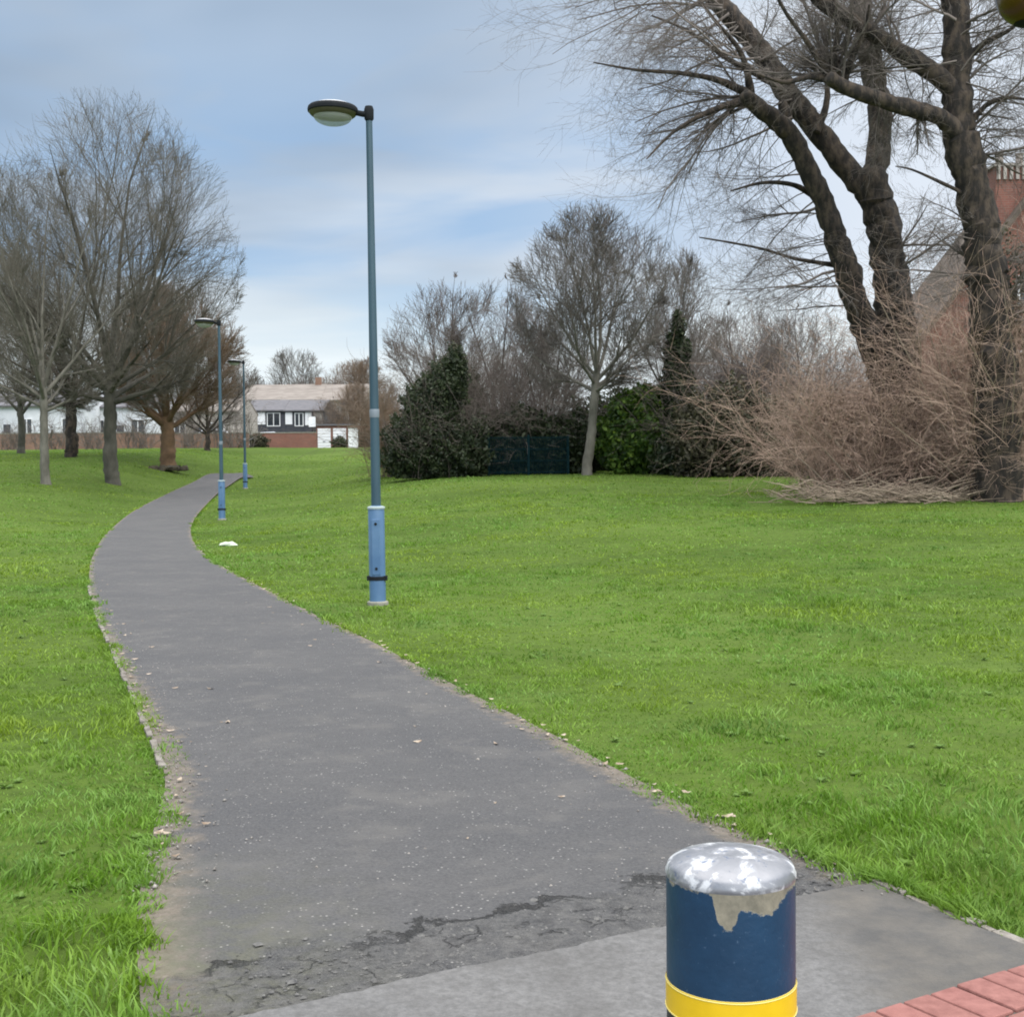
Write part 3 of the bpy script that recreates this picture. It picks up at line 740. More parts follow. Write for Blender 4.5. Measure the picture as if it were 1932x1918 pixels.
# ------------------------------------------------------------------ grass blades
def grass_blades():
    R = np.random.RandomState(2)
    zones = [(2.6, 6, 4200, 1.0, 1.0), (6, 10, 2500, 1.15, 1.0), (10, 18, 1000, 1.7, 1.0), (18, 34, 300, 3.0, 0.95), (34, 85, 60, 6.0, 0.9)]
    X, Y, S, Hs = [], [], [], []
    for y0, y1, rho, ws, hs in zones:
        xm0 = 0.40 * y1 + 1.6
        n = int((y1 - y0) * 2 * xm0 * rho)
        x = R.uniform(-xm0, xm0, n); y = R.uniform(y0, y1, n)
        k = np.abs(x) < 0.40 * y + 1.6; x, y = x[k], y[k]
        den = 0.22 + 1.25 * value_noise(x, y, 0.14, 3) * (0.35 + value_noise(x + 50, y + 50, 0.6, 4))
        k = R.rand(len(x)) < den; x, y = x[k], y[k]
        X.append(x); Y.append(y); S.append(np.full(len(x), ws)); Hs.append(np.full(len(x), hs))
    x, y, ws, hs = map(np.concatenate, (X, Y, S, Hs))
    jx = x + (value_noise(x, y, 0.07, 7) - 0.5) * 0.12 + (value_noise(x, y, 0.45, 17) - 0.5) * 0.12; jy = y + (value_noise(x, y, 0.07, 8) - 0.5) * 0.12
    inset = np.r_[PL + 0.10 * (PR - PL) / np.linalg.norm(PR - PL, axis=1)[:, None], (PR - 0.11 * (PR - PL) / np.linalg.norm(PR - PL, axis=1)[:, None])[::-1]]
    k = ~inside(inset, jx, jy) & ~inside(PAVE_POLY, jx, jy) & ~inside(PAVE_POLY, x, y)
    x, y, ws, hs = x[k], y[k], ws[k], hs[k]
    # a fringe of longer blades hanging over both edges of the path and the pavement's right side
    ne = 26000; ks = (R.rand(ne) ** 1.5 * 300).astype(int) + 8; lr = R.rand(ne) < 0.5
    ex = np.where(lr, PL[ks, 0], PR[ks, 0]) + R.normal(0, 0.02, ne); ey = np.where(lr, PL[ks, 1], PR[ks, 1]) + R.normal(0, 0.03, ne)
    sh = np.where(lr, -1, 1) * (np.abs(R.normal(0, 0.05, ne)) - 0.025 + (value_noise(ex, ey, 0.18, 21) - 0.5) * -0.09); ex = ex + sh
    k2 = 2600; tt_ = R.rand(k2) * 4; i0 = 8 + tt_.astype(int); fr = tt_ - tt_.astype(int)
    pva = np.array([tuple(q) for q in PV]); gx_ = pva[i0, 0] * (1 - fr) + pva[np.minimum(i0 + 1, 12), 0] * fr + 0.03 + np.abs(R.normal(0, .05, k2)); gy_ = pva[i0, 1] * (1 - fr) + pva[np.minimum(i0 + 1, 12), 1] * fr + 0.03 + np.abs(R.normal(0, .04, k2))
    keep = ~inside(PAVE_POLY, ex, ey); ex, ey = ex[keep], ey[keep]
    ex = np.r_[ex, gx_]; ey = np.r_[ey, gy_]
    x = np.r_[x, ex]; y = np.r_[y, ey]; sc_ = np.clip(ey / 9, 1, 4); ws = np.r_[ws, sc_]; hs = np.r_[hs, np.r_[np.full(len(ex) - k2, 1.2), np.full(k2, 0.75)]]
    n = len(x); z = terrain(x, y)
    clump = value_noise(x + 9, y + 3, 0.30, 5) * 0.6 + value_noise(x, y, 0.11, 6) * 0.4
    big_ = value_noise(x, y, 1.6, 9)
    q_ = P(1655, 1140); big_ = big_ + 1.0 * np.exp(-(((x - q_.x) / 0.45) ** 2 + ((y - q_.y - .2) / 0.5) ** 2)) + 0.5 * (value_noise(x, y, 3.7, 19) - 0.4)
    big_ = np.maximum(big_, 0.05)
    h = (0.010 + 0.072 * clump ** 2.2 * (0.45 + 0.9 * big_)) * R.uniform(0.5, 1.35, n) * hs
    wdt = 0.0030 * ws * R.uniform(0.6, 1.7, n)
    az = R.uniform(0, 2 * math.pi, n); lean = R.uniform(0.2, 1.7, n) * h
    # blades of one clump lean the same way
    ca = value_noise(x, y, 0.25, 12) * 12
    lx = np.cos(az) * lean * 0.85 + np.cos(ca) * lean * 0.4; ly = np.sin(az) * lean * 0.85 + np.sin(ca) * lean * 0.4
    b2 = R.uniform(0, 2 * math.pi, n); tx, ty = np.cos(b2) * wdt, np.sin(b2) * wdt
    V = np.zeros((n, 5, 3)); z = z - 0.004
    V[:, 0] = np.c_[x - tx, y - ty, z]; V[:, 1] = np.c_[x + tx, y + ty, z]
    V[:, 2] = np.c_[x - tx * .8 + lx * .35, y - ty * .8 + ly * .35, z + h * 0.62]; V[:, 3] = np.c_[x + tx * .8 + lx * .35, y + ty * .8 + ly * .35, z + h * 0.62]
    V[:, 4] = np.c_[x + lx, y + ly, z + h]
    base = (np.arange(n) * 5)[:, None]
    lp = (base + np.array([[0, 1, 3, 0, 3, 2, 2, 3, 4]])).ravel()
    m, b, p, o = new_mat('grass_blade')
    tn = b.n('ShaderNodeAttribute', attribute_name='tint').outputs['Fac']
    g = b.n('ShaderNodeNewGeometry').outputs['Position']
    c = b.mix(b.rng(b.noise(g, 1.1, 4), 0.36, 0.64), (0.118, 0.235, 0.015), (0.148, 0.270, 0.048))
    c = b.mix(b.rng(b.noise(g, 0.33, 4), 0.44, 0.60, 0, 0.75), c, (0.205, 0.285, 0.020))
    c = b.mix(b.rng(b.noise(g, 0.75, 4), 0.54, 0.66, 0, 0.6), c, (0.070, 0.145, 0.030))
    c = b.mix(b.rng(tn, 0.0, 0.5, 0.6, 0), c, (0.045, 0.092, 0.010))
    c = b.mix(b.rng(tn, 0.75, 1.0, 0, 0.45), c, (0.18, 0.28, 0.10))
    c = b.mix(b.rng(tn, 0.985, 0.99, 0, 0.6), c, (0.33, 0.31, 0.15))
    b.l(c, p.inputs['Base Color']); p.inputs['Roughness'].default_value = 0.55; p.inputs['Specular IOR Level'].default_value = 0.25
    t_ = b.n('ShaderNodeBsdfTranslucent'); b.l(c, t_.inputs[0])
    mx = b.n('ShaderNodeMixShader'); mx.inputs[0].default_value = 0.3
    b.l(p.outputs[0], mx.inputs[1]); b.l(t_.outputs[0], mx.inputs[2]); b.l(mx.outputs[0], o.inputs[0])
    me = np_mesh('grass', V.reshape(-1, 3), lp, np.full(n * 3, 3), m)
    at = me.attributes.new('tint', 'FLOAT', 'POINT'); at.data.foreach_set('value', np.repeat(np.clip(R.rand(n) * 0.75 + (value_noise(x, y, 0.2, 31) - 0.5) * 0.7 + 0.13, 0, 0.984 + 0.016 * (R.rand(n) > 0.985)), 5).astype(np.float32))
    o = link('grass', me); tag(o, 'short lush green grass covering the park lawn', 'grass', kind='stuff')
    print('blades', n)
grass_blades()

# ------------------------------------------------------------------ pebbles and fallen leaves on the path
def scatter_pebbles():
    R = np.random.RandomState(5); n = 5200
    k = (R.rand(n) ** 1.4 * 190).astype(int) + 12
    side = R.rand(n); t = np.where(side < 0.42, np.abs(R.normal(0, 0.045, n)), np.where(side < 0.68, 1 - np.abs(R.normal(0, 0.03, n)), R.rand(n)))
    t = np.clip(t, 0, 1)
    x = PL[k, 0] * (1 - t) + PR[k, 0] * t + R.normal(0, 0.02, n); y = PL[k, 1] * (1 - t) + PR[k, 1] * t + R.normal(0, 0.05, n)
    s = 0.0045 * np.exp(R.normal(0, 0.55, n)); s = np.minimum(s, 0.016); z = terrain(x, y) + 0.016
    pv = inside(PAVE_POLY, x, y); kk = ~pv | (R.rand(n) < 0.2); z = np.where(pv, 0.033, z)
    x, y, s, z = x[kk], y[kk], s[kk], z[kk]; n = len(x)
    oct_ = np.array([[1, 0, 0], [-1, 0, 0], [0, 1, 0], [0, -1, 0], [0, 0, .6], [0, 0, -.5]])
    V = oct_[None] * s[:, None, None] * R.uniform(0.6, 1.3, (n, 6, 1)); a = R.uniform(0, 6.28, n); ca, sa = np.cos(a)[:, None], np.sin(a)[:, None]
    V = np.stack([V[..., 0] * ca - V[..., 1] * sa * 0.7, V[..., 0] * sa + V[..., 1] * ca * 0.7, V[..., 2]], -1) + np.c_[x, y, z][:, None]
    tri = np.array([0, 2, 4, 2, 1, 4, 1, 3, 4, 3, 0, 4, 2, 0, 5, 1, 2, 5, 3, 1, 5, 0, 3, 5])
    me = np_mesh('gravel', V.reshape(-1, 3), ((np.arange(n) * 6)[:, None] + tri[None]).ravel(), np.full(n * 8, 3), MT['pebble'])
    tag(link('gravel', me), 'loose grit and small stones lying along the edges of the path', 'grit', kind='stuff')
    n = 420; k = (R.rand(n) * 170).astype(int) + 14
    side = R.rand(n); t = np.where(side < 0.45, 1.0 + R.normal(0, 0.02, n), np.where(side < 0.75, np.abs(R.normal(0, .06, n)), R.rand(n)))
    x = PL[k, 0] * (1 - t) + PR[k, 0] * t; y = PL[k, 1] * (1 - t) + PR[k, 1] * t; z = terrain(x, y) + 0.02
    pv = inside(PAVE_POLY, x, y); z = np.where(pv, 0.036, z)
    s = 0.016 * R.uniform(0.6, 1.9, n); a = R.uniform(0, 6.28, n)
    q = np.array([[-1, 0, .25], [-.3, -.45, 0], [.6, -.3, .1], [1, .05, .35], [.4, .4, 0.02], [-.4, .4, .2]])
    V = q[None] * s[:, None, None] * R.uniform(0.7, 1.2, (n, 6, 1)); ca, sa = np.cos(a)[:, None], np.sin(a)[:, None]
    V = np.stack([V[..., 0] * ca - V[..., 1] * sa, V[..., 0] * sa + V[..., 1] * ca, V[..., 2]], -1) + np.c_[x, y, z][:, None]
    me = np_mesh('fallen_leaves', V.reshape(-1, 3), ((np.arange(n) * 6)[:, None] + np.arange(6)[None]).ravel(), np.full(n, 6), MT['dead_leaf'])
    tag(link('fallen_leaves', me), 'pale dead leaves and scraps scattered over the asphalt path', 'leaves', kind='stuff')
scatter_pebbles()
def weeds_and_crumbs():
    R = np.random.RandomState(77)
    n = 420; y = 3.2 + 11 * R.rand(n) ** 1.3; x = R.uniform(-1, 1, n) * (0.40 * y + 1)
    k = ~inside(PATH_POLY, x, y) & ~inside(PAVE_POLY, x, y) & (R.rand(n) < 1.5 * value_noise(x, y, 0.8, 41)); x, y = x[k], y[k]; n = len(x)
    V = []; L = 7
    for i in range(n):
        s = R.uniform(.014, .034); z = tz(x[i], y[i])
        for j in range(L):
            a = 6.283 * j / L + R.uniform(-.3, .3); c_, s_ = math.cos(a), math.sin(a); up = R.uniform(.3, .9) * s; wd_ = s * .42
            V += [(x[i], y[i], z + .004), (x[i] + c_ * s * .6 - s_ * wd_, y[i] + s_ * s * .6 + c_ * wd_, z + up * .8), (x[i] + c_ * s * 1.2, y[i] + s_ * s * 1.2, z + up), (x[i] + c_ * s * .6 + s_ * wd_, y[i] + s_ * s * .6 - c_ * wd_, z + up * .75)]
    me = np_mesh('lawn_weeds', np.array(V), np.arange(len(V)), np.full(len(V) // 4, 4), leaf_mat('weed_leaf', (0.085, 0.16, 0.018), (0.11, 0.19, 0.03), (0.14, 0.22, 0.05), 3))
    tag(link('lawn_weeds', me), 'broad-leaved weeds and clover growing low in the near lawn', 'weeds', kind='stuff')
    n = 750; u = R.rand(n); dd_ = np.abs(R.normal(0.20, 0.16, n)) + 0.01
    x = e0.x + (e1.x - e0.x) * u + en.x * dd_; y = e0.y + (e1.y - e0.y) * u + en.y * dd_; k = inside(PATH_POLY, x, y) & ~inside(PAVE_POLY, x, y); x, y = x[k], y[k]; n = len(x)
    s = 0.0045 * np.exp(R.normal(0, .6, n)); s = np.minimum(s, .018)
    q = np.array([[1, 0, 0], [-1, 0, 0], [0, 1, 0], [0, -1, 0], [.3, 0, .5], [-.3, .1, .45]])
    V = q[None] * s[:, None, None] * R.uniform(.6, 1.4, (n, 6, 1)); a = R.uniform(0, 6.28, n); ca, sa = np.cos(a)[:, None], np.sin(a)[:, None]
    V = np.stack([V[..., 0] * ca - V[..., 1] * sa, V[..., 0] * sa + V[..., 1] * ca, V[..., 2]], -1) + np.c_[x, y, np.full(n, .016)][:, None]
    tri = np.array([0, 2, 4, 2, 5, 4, 2, 1, 5, 1, 3, 5, 3, 4, 5, 3, 0, 4])
    me = np_mesh('asphalt_crumbs', V.reshape(-1, 3), ((np.arange(n) * 6)[:, None] + tri[None]).ravel(), np.full(n * 6, 3), simple('crumb', (0.035, 0.035, 0.037), (0.13, 0.127, 0.12), 40, 0.9))
    tag(link('asphalt_crumbs', me), 'loose crumbs of broken asphalt along the joint with the newer pavement', 'rubble', kind='stuff')
weeds_and_crumbs()

# ------------------------------------------------------------------ bollard
def bollard():
    rr = 0.083; ztop = 0.972
    v = ray(1378, 1641); t = (ztop - EYE) / v.z; c = Vector((v.x * t, v.y * t, 0.03))
    e = empty('bollard', c, 'dark blue steel bollard with domed silver cap and yellow band at the path entrance', 'bollard')
    zt = ztop - 0.03
    K = 128
    def wall(z0, z1, name, mt, r_=rr, attr=False, nz=2):
        me_v = []; Fc = []
        zs = np.linspace(z0, z1, nz)
        for z in zs:
            for i in range(K):
                a = 2 * math.pi * i / K; me_v.append((r_ * math.cos(a), r_ * math.sin(a), z))
        for j in range(nz - 1):
            for i in range(K): Fc.append((j * K + i, j * K + (i + 1) % K, (j + 1) * K + (i + 1) % K, (j + 1) * K + i))
        o = mesh_obj(name, me_v, Fc, mt, e, True)
        if attr:
            at = o.data.attributes.new('peel', 'FLOAT', 'POINT'); vals = []
            vd = Vector((c.x, c.y)).normalized()
            for q in me_v:
                # angle from the side that faces the path entrance
                u = (q[0] * vd.y - q[1] * vd.x) / r_; front = -(q[0] * vd.x + q[1] * vd.y) / r_
                dep = (z1 - q[2])
                lim = 0.0
                if front > -0.2:
                    lim = 0.043 * math.exp(-((u + 0.07) / 0.17) ** 4) + 0.024 * math.exp(-((u - 0.45) / 0.36) ** 4) + 0.004
                else: lim = 0.02 + 0.015 * math.sin(u * 6)
                vals.append((lim - dep) * 30)
            at.data.foreach_set('value', vals)
        return o
    m, b, p, o = new_mat('bollard_blue')
    g = b.n('ShaderNodeTexCoord').outputs['Object']
    pe = b.n('ShaderNodeAttribute', attribute_name='peel').outputs['Fac']
    pk = b.rng(b.math('ADD', pe, b.math('MULTIPLY', b.math('SUBTRACT', b.noise(g, 60, 4, 0.65), 0.5), 0.9)), 0.0, 0.08)
    blue = b.mix(b.rng(b.noise(g, 14, 5, 0.6), 0.35, 0.7), (0.003, 0.027, 0.066), (0.006, 0.038, 0.088))
    blue = b.mix(b.rng(b.noise(g, 160, 3, 0.6), 0.66, 0.72, 0, 0.35), blue, (0.10, 0.16, 0.24))
    wear = b.mix(b.rng(b.noise(g, 45, 4, 0.6), 0.35, 0.65), (0.13, 0.12, 0.09), (0.24, 0.215, 0.16))
    b.l(b.mix(pk, blue, wear), p.inputs['Base Color']); b.l(b.rng(pk, 0, 1, 0.42, 0.6), p.inputs['Roughness'])
    bp = b.n('ShaderNodeBump'); bp.inputs['Strength'].default_value = 0.35; bp.inputs['Distance'].default_value = 0.002
    b.l(b.math('SUBTRACT', b.noise(g, 90, 3), b.math('MULTIPLY', pk, 1.0)), bp.inputs['Height']); b.l(bp.outputs[0], p.inputs['Normal'])
    zb = zt - 0.1395
    wall(zb, zt - 0.004, 'body', m, attr=True, nz=60)
    yl = simple('band_yellow', (0.62, 0.40, 0.004), (0.70, 0.45, 0.008), 20, 0.35)
    wall(zb - 0.037, zb, 'yellow_band', yl, rr + 0.0012)
    s_ = MB(); s_.lathe([(rr, zb - .0375), (rr + 0.0020, zb - 0.0373), (rr + .0020, zb - .0360), (rr + .0012, zb - .0357)], K, close=False)
    s_.lathe([(rr + .0012, zb - .003), (rr + .0018, zb - .0027), (rr + .0018, zb - .0020), (rr, zb)], K, close=False)
    s_.build('band_edge', simple('band_edge', (0.62, 0.52, 0.16), None, rough=0.4), e, True)
    wall(-0.03, zb - 0.0375, 'lower_body', simple('bollard_black', (0.010, 0.011, 0.014), (0.02, 0.02, 0.022), 20, 0.5), rr)
    # cap: shallow dome with a rolled rim
    prof = [(rr, -0.006), (rr + 0.001, -0.003), (rr + 0.001, 0.001), (rr - 0.001, 0.005)]
    for k in range(1, 15):
        a = k / 14 * math.pi / 2
        prof.append(((rr - 0.001) * math.cos(a) ** 0.9 if k < 14 else 0.0005, 0.005 + 0.021 * math.sin(a)))
    cp = MB(); cp.lathe(prof, K, (0, 0, zt), close=False)
    m, b, p, o = new_mat('cap_metal')
    g = b.n('ShaderNodeTexCoord').outputs['Object']
    n_a = b.noise(g, 26, 5, 0.6, 0.6); n_b = b.noise(g, 75, 4, 0.7)
    c_ = b.mix(b.rng(n_a, 0.55, 0.62), (0.24, 0.245, 0.265), (0.50, 0.51, 0.53))
    c_ = b.mix(b.rng(n_b, 0.60, 0.68, 0, 0.8), c_, (0.10, 0.13, 0.20))
    b.l(c_, p.inputs['Base Color']); b.l(b.rng(n_a, 0.48, 0.58, 0.65, 0.05), p.inputs['Metallic']); b.l(b.rng(n_b, 0.3, 0.7, 0.28, 0.6), p.inputs['Roughness'])
    bp = b.n('ShaderNodeBump'); bp.inputs['Strength'].default_value = 0.3; bp.inputs['Distance'].default_value = 0.002; b.l(n_b, bp.inputs['Height']); b.l(bp.outputs[0], p.inputs['Normal'])
    cp.build('cap', m, e, True)
bollard()

# ------------------------------------------------------------------ street lamps
def lamp_parts(e, Hh=5.28):
    mb = MB(); mb.lathe([(0.088, -0.1), (0.088, 1.03), (0.080, 1.06), (0.055, 1.075)], 28, close=True); bx = mb.build('base_box', MT['box_blue'], e, True)
    dr = MB(); dr.prism([(-0.045, 0.33), (0.045, 0.33), (0.045, 0.93), (-0.045, 0.93)], -0.095, -0.080); dr.build('access_door', MT['box_blue'], bx, bevel=0.006)
    for z in (0.88, 0.40):
        k = MB(); k.lathe([(0.016, -0.008), (0.014, 0.006), (0.004, 0.008)], 12, M=Matrix.Translation((0, -0.099, z)) @ Matrix.Rotation(math.pi / 2, 4, 'X')); k.build('door_lock', MT['dark_metal'], bx, True)
    rg = MB(); rg.lathe([(0.088, 1.035), (0.096, 1.04), (0.096, 1.058), (0.078, 1.068), (0.05, 1.068)], 28); rg.build('collar', MT['pale_ring'], e, True)
    cl = MB(); cl.lathe([(0.0885, 0.27), (0.096, 0.275), (0.096, 0.31), (0.0885, 0.315)], 28, close=False)
    for s in (-1, 1): cl.box(s * 0.092 - 0.017, s * 0.092 + 0.017, -0.05, 0.02, 0.268, 0.318)
    cl.build('clamp', MT['dark_metal'], e, True)
    ft = MB(); ft.lathe([(0.115, -0.05), (0.115, 0.035), (0.10, 0.045), (0.088, 0.045)], 20); ft.build('concrete_foot', MT['concrete'], e, True)
    po = MB(); po.tube([(0, 0, z) for z in (1.07, 1.6, 2.4, 3.2, 4.0, 4.7, Hh)], [0.052, 0.050, 0.047, 0.043, 0.039, 0.036, 0.034], 20); pl = po.build('pole', MT['pole_blue'], e, True)
    bd = MB(); bd.lathe([(0.0505, 2.02), (0.053, 2.03), (0.053, 2.10), (0.0505, 2.11)], 20, close=False); bd.build('band', MT['sticker'], pl, True)
    # bracket on the pole top
    br = MB(); br.lathe([(0.036, Hh - 0.10), (0.050, Hh - 0.08), (0.052, Hh + 0.02), (0.04, Hh + 0.055), (0.01, Hh + 0.062)], 20)
    br.tube([(0, 0, Hh - 0.03), (-0.07, 0, Hh - 0.025), (-0.16, 0, Hh - 0.005)], [0.036, 0.032, 0.030], 14)
    br.build('bracket', MT['dark_metal'], e, True)
    # luminaire, a flattened round lantern to the left of the pole
    cx_ = -0.385; zc_ = Hh + 0.01
    Mt = Matrix.Translation((cx_, 0, zc_)) @ Matrix.Rotation(math.radians(2), 4, 'Y')
    rad = 0.262
    rim = MB(); rim.lathe([(rad * 0.98, -0.020), (rad * 1.02, -0.012), (rad * 1.03, 0.01), (rad * 1.01, 0.034), (rad * 0.95, 0.050), (rad * 0.82, 0.058)], 40, M=Mt, close=False)
    lum = rim.build('luminaire', MT['dark_metal'], e, True)
    dome = MB(); prof = [(rad * 0.81 * math.cos(a), 0.056 + 0.036 * math.sin(a)) for a in np.linspace(0.0, 1.56, 9)]
    dome.lathe(prof, 40, M=Mt, close=True); dome.build('canopy', MT['lamp_white'], lum, True)
    sk = MB(); sk.lathe([(rad * 0.98, -0.020), (rad * 0.92, -0.040), (rad * 0.84, -0.056), (rad * 0.76, -0.060)], 40, M=Mt, close=False); sk.build('skirt', MT['lamp_skirt'], lum, True)
    bowl = MB(); prof = [(rad * 0.78 * math.cos(a), -0.058 - 0.095 * math.sin(a)) for a in np.linspace(0.0, 1.55, 10)]
    bowl.lathe(prof, 40, M=Mt, close=True)
    bo = bowl.build('glass_bowl', MT['lamp_white'], lum, True)
    return e
mg, b, p, o = new_mat('bowl_glass')
p.inputs['Base Color'].default_value = (0.72, 0.74, 0.72, 1); p.inputs['Roughness'].default_value = 0.2
tr = b.n('ShaderNodeBsdfTransparent'); tr.inputs[0].default_value = (0.85, 0.88, 0.9, 1)
tl_ = b.n('ShaderNodeBsdfTranslucent'); tl_.inputs[0].default_value = (0.8, 0.82, 0.8, 1)
m1 = b.n('ShaderNodeMixShader'); m1.inputs[0].default_value = 0.55; b.l(p.outputs[0], m1.inputs[1]); b.l(tl_.outputs[0], m1.inputs[2])
m2 = b.n('ShaderNodeMixShader'); m2.inputs[0].default_value = 0.45; b.l(m1.outputs[0], m2.inputs[1]); b.l(tr.outputs[0], m2.inputs[2])
b.l(m2.outputs[0], o.inputs[0])
MT['bowl'] = mg
base1 = P(713, 1141)
lamp = empty('street_lamp', base1, 'nearest blue street lamp, tall against the sky on the lawn beside the path', 'street lamp', 'lamps along the path')
lamp_parts(lamp)
for o in bpy.data.objects:
    if o.name.startswith('glass_bowl'): o.data.materials[0] = MT['bowl']
lamp.rotation_euler = (0, math.radians(-0.35), 0)
def copy_tree(o, parent=None):
    c = o.copy(); COL.objects.link(c); c.parent = parent
    for ch in o.children: copy_tree(ch, c)
    return c
for (px, py, lab) in ((419, 981, 'blue street lamp by the path bend, its white lantern in front of the brown tree'),
                      (463, 922, 'farthest street lamp, small, where the path disappears towards the houses')):
    c = copy_tree(lamp); c.location = P(px, py); c['label'] = lab; c.rotation_euler = (0, 0, 0)

# ------------------------------------------------------------------ litter, amber lamp
mb = MB(); R = random.Random(3)
mb.lathe([(0.09, 0.0), (0.13, 0.02), (0.12, 0.05), (0.07, 0.075), (0.01, 0.07)], 12)
mb.v = [Vector((v.x * R.uniform(.75, 1.2) * 1.25, v.y * R.uniform(.75, 1.2) * .8, v.z * R.uniform(.8, 1.2))) for v in mb.v]
o = mb.build('litter_bag', MT['litter']); o.location = P(431, 1030); tag(o, 'crumpled white plastic litter lying in the grass right of the path', 'litter')

q = PD(1941, -11, 6.3)
am, b, p, o_ = new_mat('amber_lens')
p.inputs['Base Color'].default_value = (0.055, 0.028, 0.001, 1); p.inputs['Roughness'].default_value = 0.25
amber_loc = q - Vector((0, 0, q.z)); amber_loc.z = tz(q.x, q.y); zq = q.z - amber_loc.z
e = empty('amber_beacon', (q.x + 0.55, q.y, amber_loc.z), 'round amber beacon lamp just entering the top right corner of the view', 'beacon')
ln = MB(); ln.lathe([(0.150 * math.sin(a), -0.150 * math.cos(a)) for a in np.linspace(0.35, 2.9, 20)], 40, (-0.55, 0, zq)); ln.build('lens', am, e, True)
rm = MB(); rm.lathe([(0.150 * math.sin(a) + 0.0015, -0.1515 * math.cos(a)) for a in np.linspace(0.02, 0.46, 8)], 40, (-0.55, 0, zq)); rm.build('lower_cap', MT['dark_metal'], e, True)
pl = MB(); pl.tube([(0, 0, -0.2), (0, 0, 1.0), (0, 0, zq + 0.16)], [0.055, 0.045, 0.045], 20); pl.build('pole', MT['dark_metal'], e, True)
ar = MB(); ar.tube([(0, 0, zq + 0.05), (-0.20, 0, zq + 0.17), (-0.40, 0, zq + 0.19), (-0.55, 0, zq + 0.15)], 0.022, 12); ar.build('arm', MT['dark_metal'], e, True)

# ------------------------------------------------------------------ big pollarded trees on the right
def big_tree(name, label, limbs, d0, seed, sprays, group):
    """limbs: [(points in view with width, distance)], sprays: (px,py, dirx,dirz, n, length)"""
    base = None
    pts0 = limbs[0][0]
    b0 = PD(pts0[0][0], pts0[0][1], d0); base = Vector((b0.x, d0, tz(b0.x, d0)))
    e = empty(name, base, label, 'tree', group)
    mb = MB(); alls = []
    for li, (pts, dd) in enumerate(limbs):
        W3 = []; RR = []
        for i, (x, y, wpx) in enumerate(pts):
            q = PD(x, y, d0 + dd * i / max(1, len(pts) - 1)); 
            W3.append(q - base); RR.append(wpx / 2 / F_ * d0)
        if li == 0 or (pts[0][1] > 600 and len(pts) > 3 and pts[0][2] > 60):
            W3[0].z = min(W3[0].z, -0.2)
        a, c_ = rough_tube(mb, W3, RR, 20, 0.04, seed + li)
        alls.append((a, c_))
    mb.build('trunk', MT['bark_dark'], e, True)
    Pm = dict(c=(0, 0, 9), a=(30, 30, 30), n=[8, 6, 4, 3], wander=[0.09, 0.11, 0.12, 0.12], trop=[-0.008, -0.010, -0.008, 0], taper=[0.3, 0.4, 0.5, 0.6],
              kids=[7, 5, 2.4], start=[0.15, 0.15, 0.1], ang=[(18, 60), (18, 55), (16, 50)], ratio=[0.52, 0.52, 0.52], rr=[0.5, 0.6, 0.7], rmin=0.0025, thick=0)
    g = Grower(seed, Pm); R = random.Random(seed)
    for (x0, y0, x1, y1, ang0, ang1, n, L) in sprays:
        for _ in range(n):
            t = R.random(); q = PD(x0 + (x1 - x0) * t, y0 + (y1 - y0) * t, d0 + R.uniform(-.3, .3)) - base
            a = math.radians(R.uniform(ang0, ang1)); yy = R.uniform(-0.75, 0.75)
            d = Vector((math.cos(a), yy, math.sin(a))).normalized()
            g.grow(tuple(q), tuple(d), L * R.uniform(0.55, 1.15), R.choice((0.013, 0.018, 0.026, 0.045)), 0)
    for (x0, y0, k_, lo_, hi_) in (((1408, 182, 5, 110, 235),) if d0 == 33.0 else ((1568, 150, 14, 15, 170), (1640, 62, 6, 50, 150))):
        for _ in range(k_):
            q = PD(x0 + R.uniform(-6, 6), y0 + R.uniform(-4, 4), d0 + R.uniform(-.15, .15)) - base; a = math.radians(R.uniform(lo_, hi_))
            g.grow(tuple(q), (math.cos(a), R.uniform(-.4, .4), math.sin(a)), R.uniform(1.2, 2.6), R.uniform(.03, .05), 0)
    segs_obj('crown', g.fine, MT['twig_dark'], e)
    print('big tree', len(g.fine))
    return e
G_BIG = 'old trees with thick dark limbs on the right'
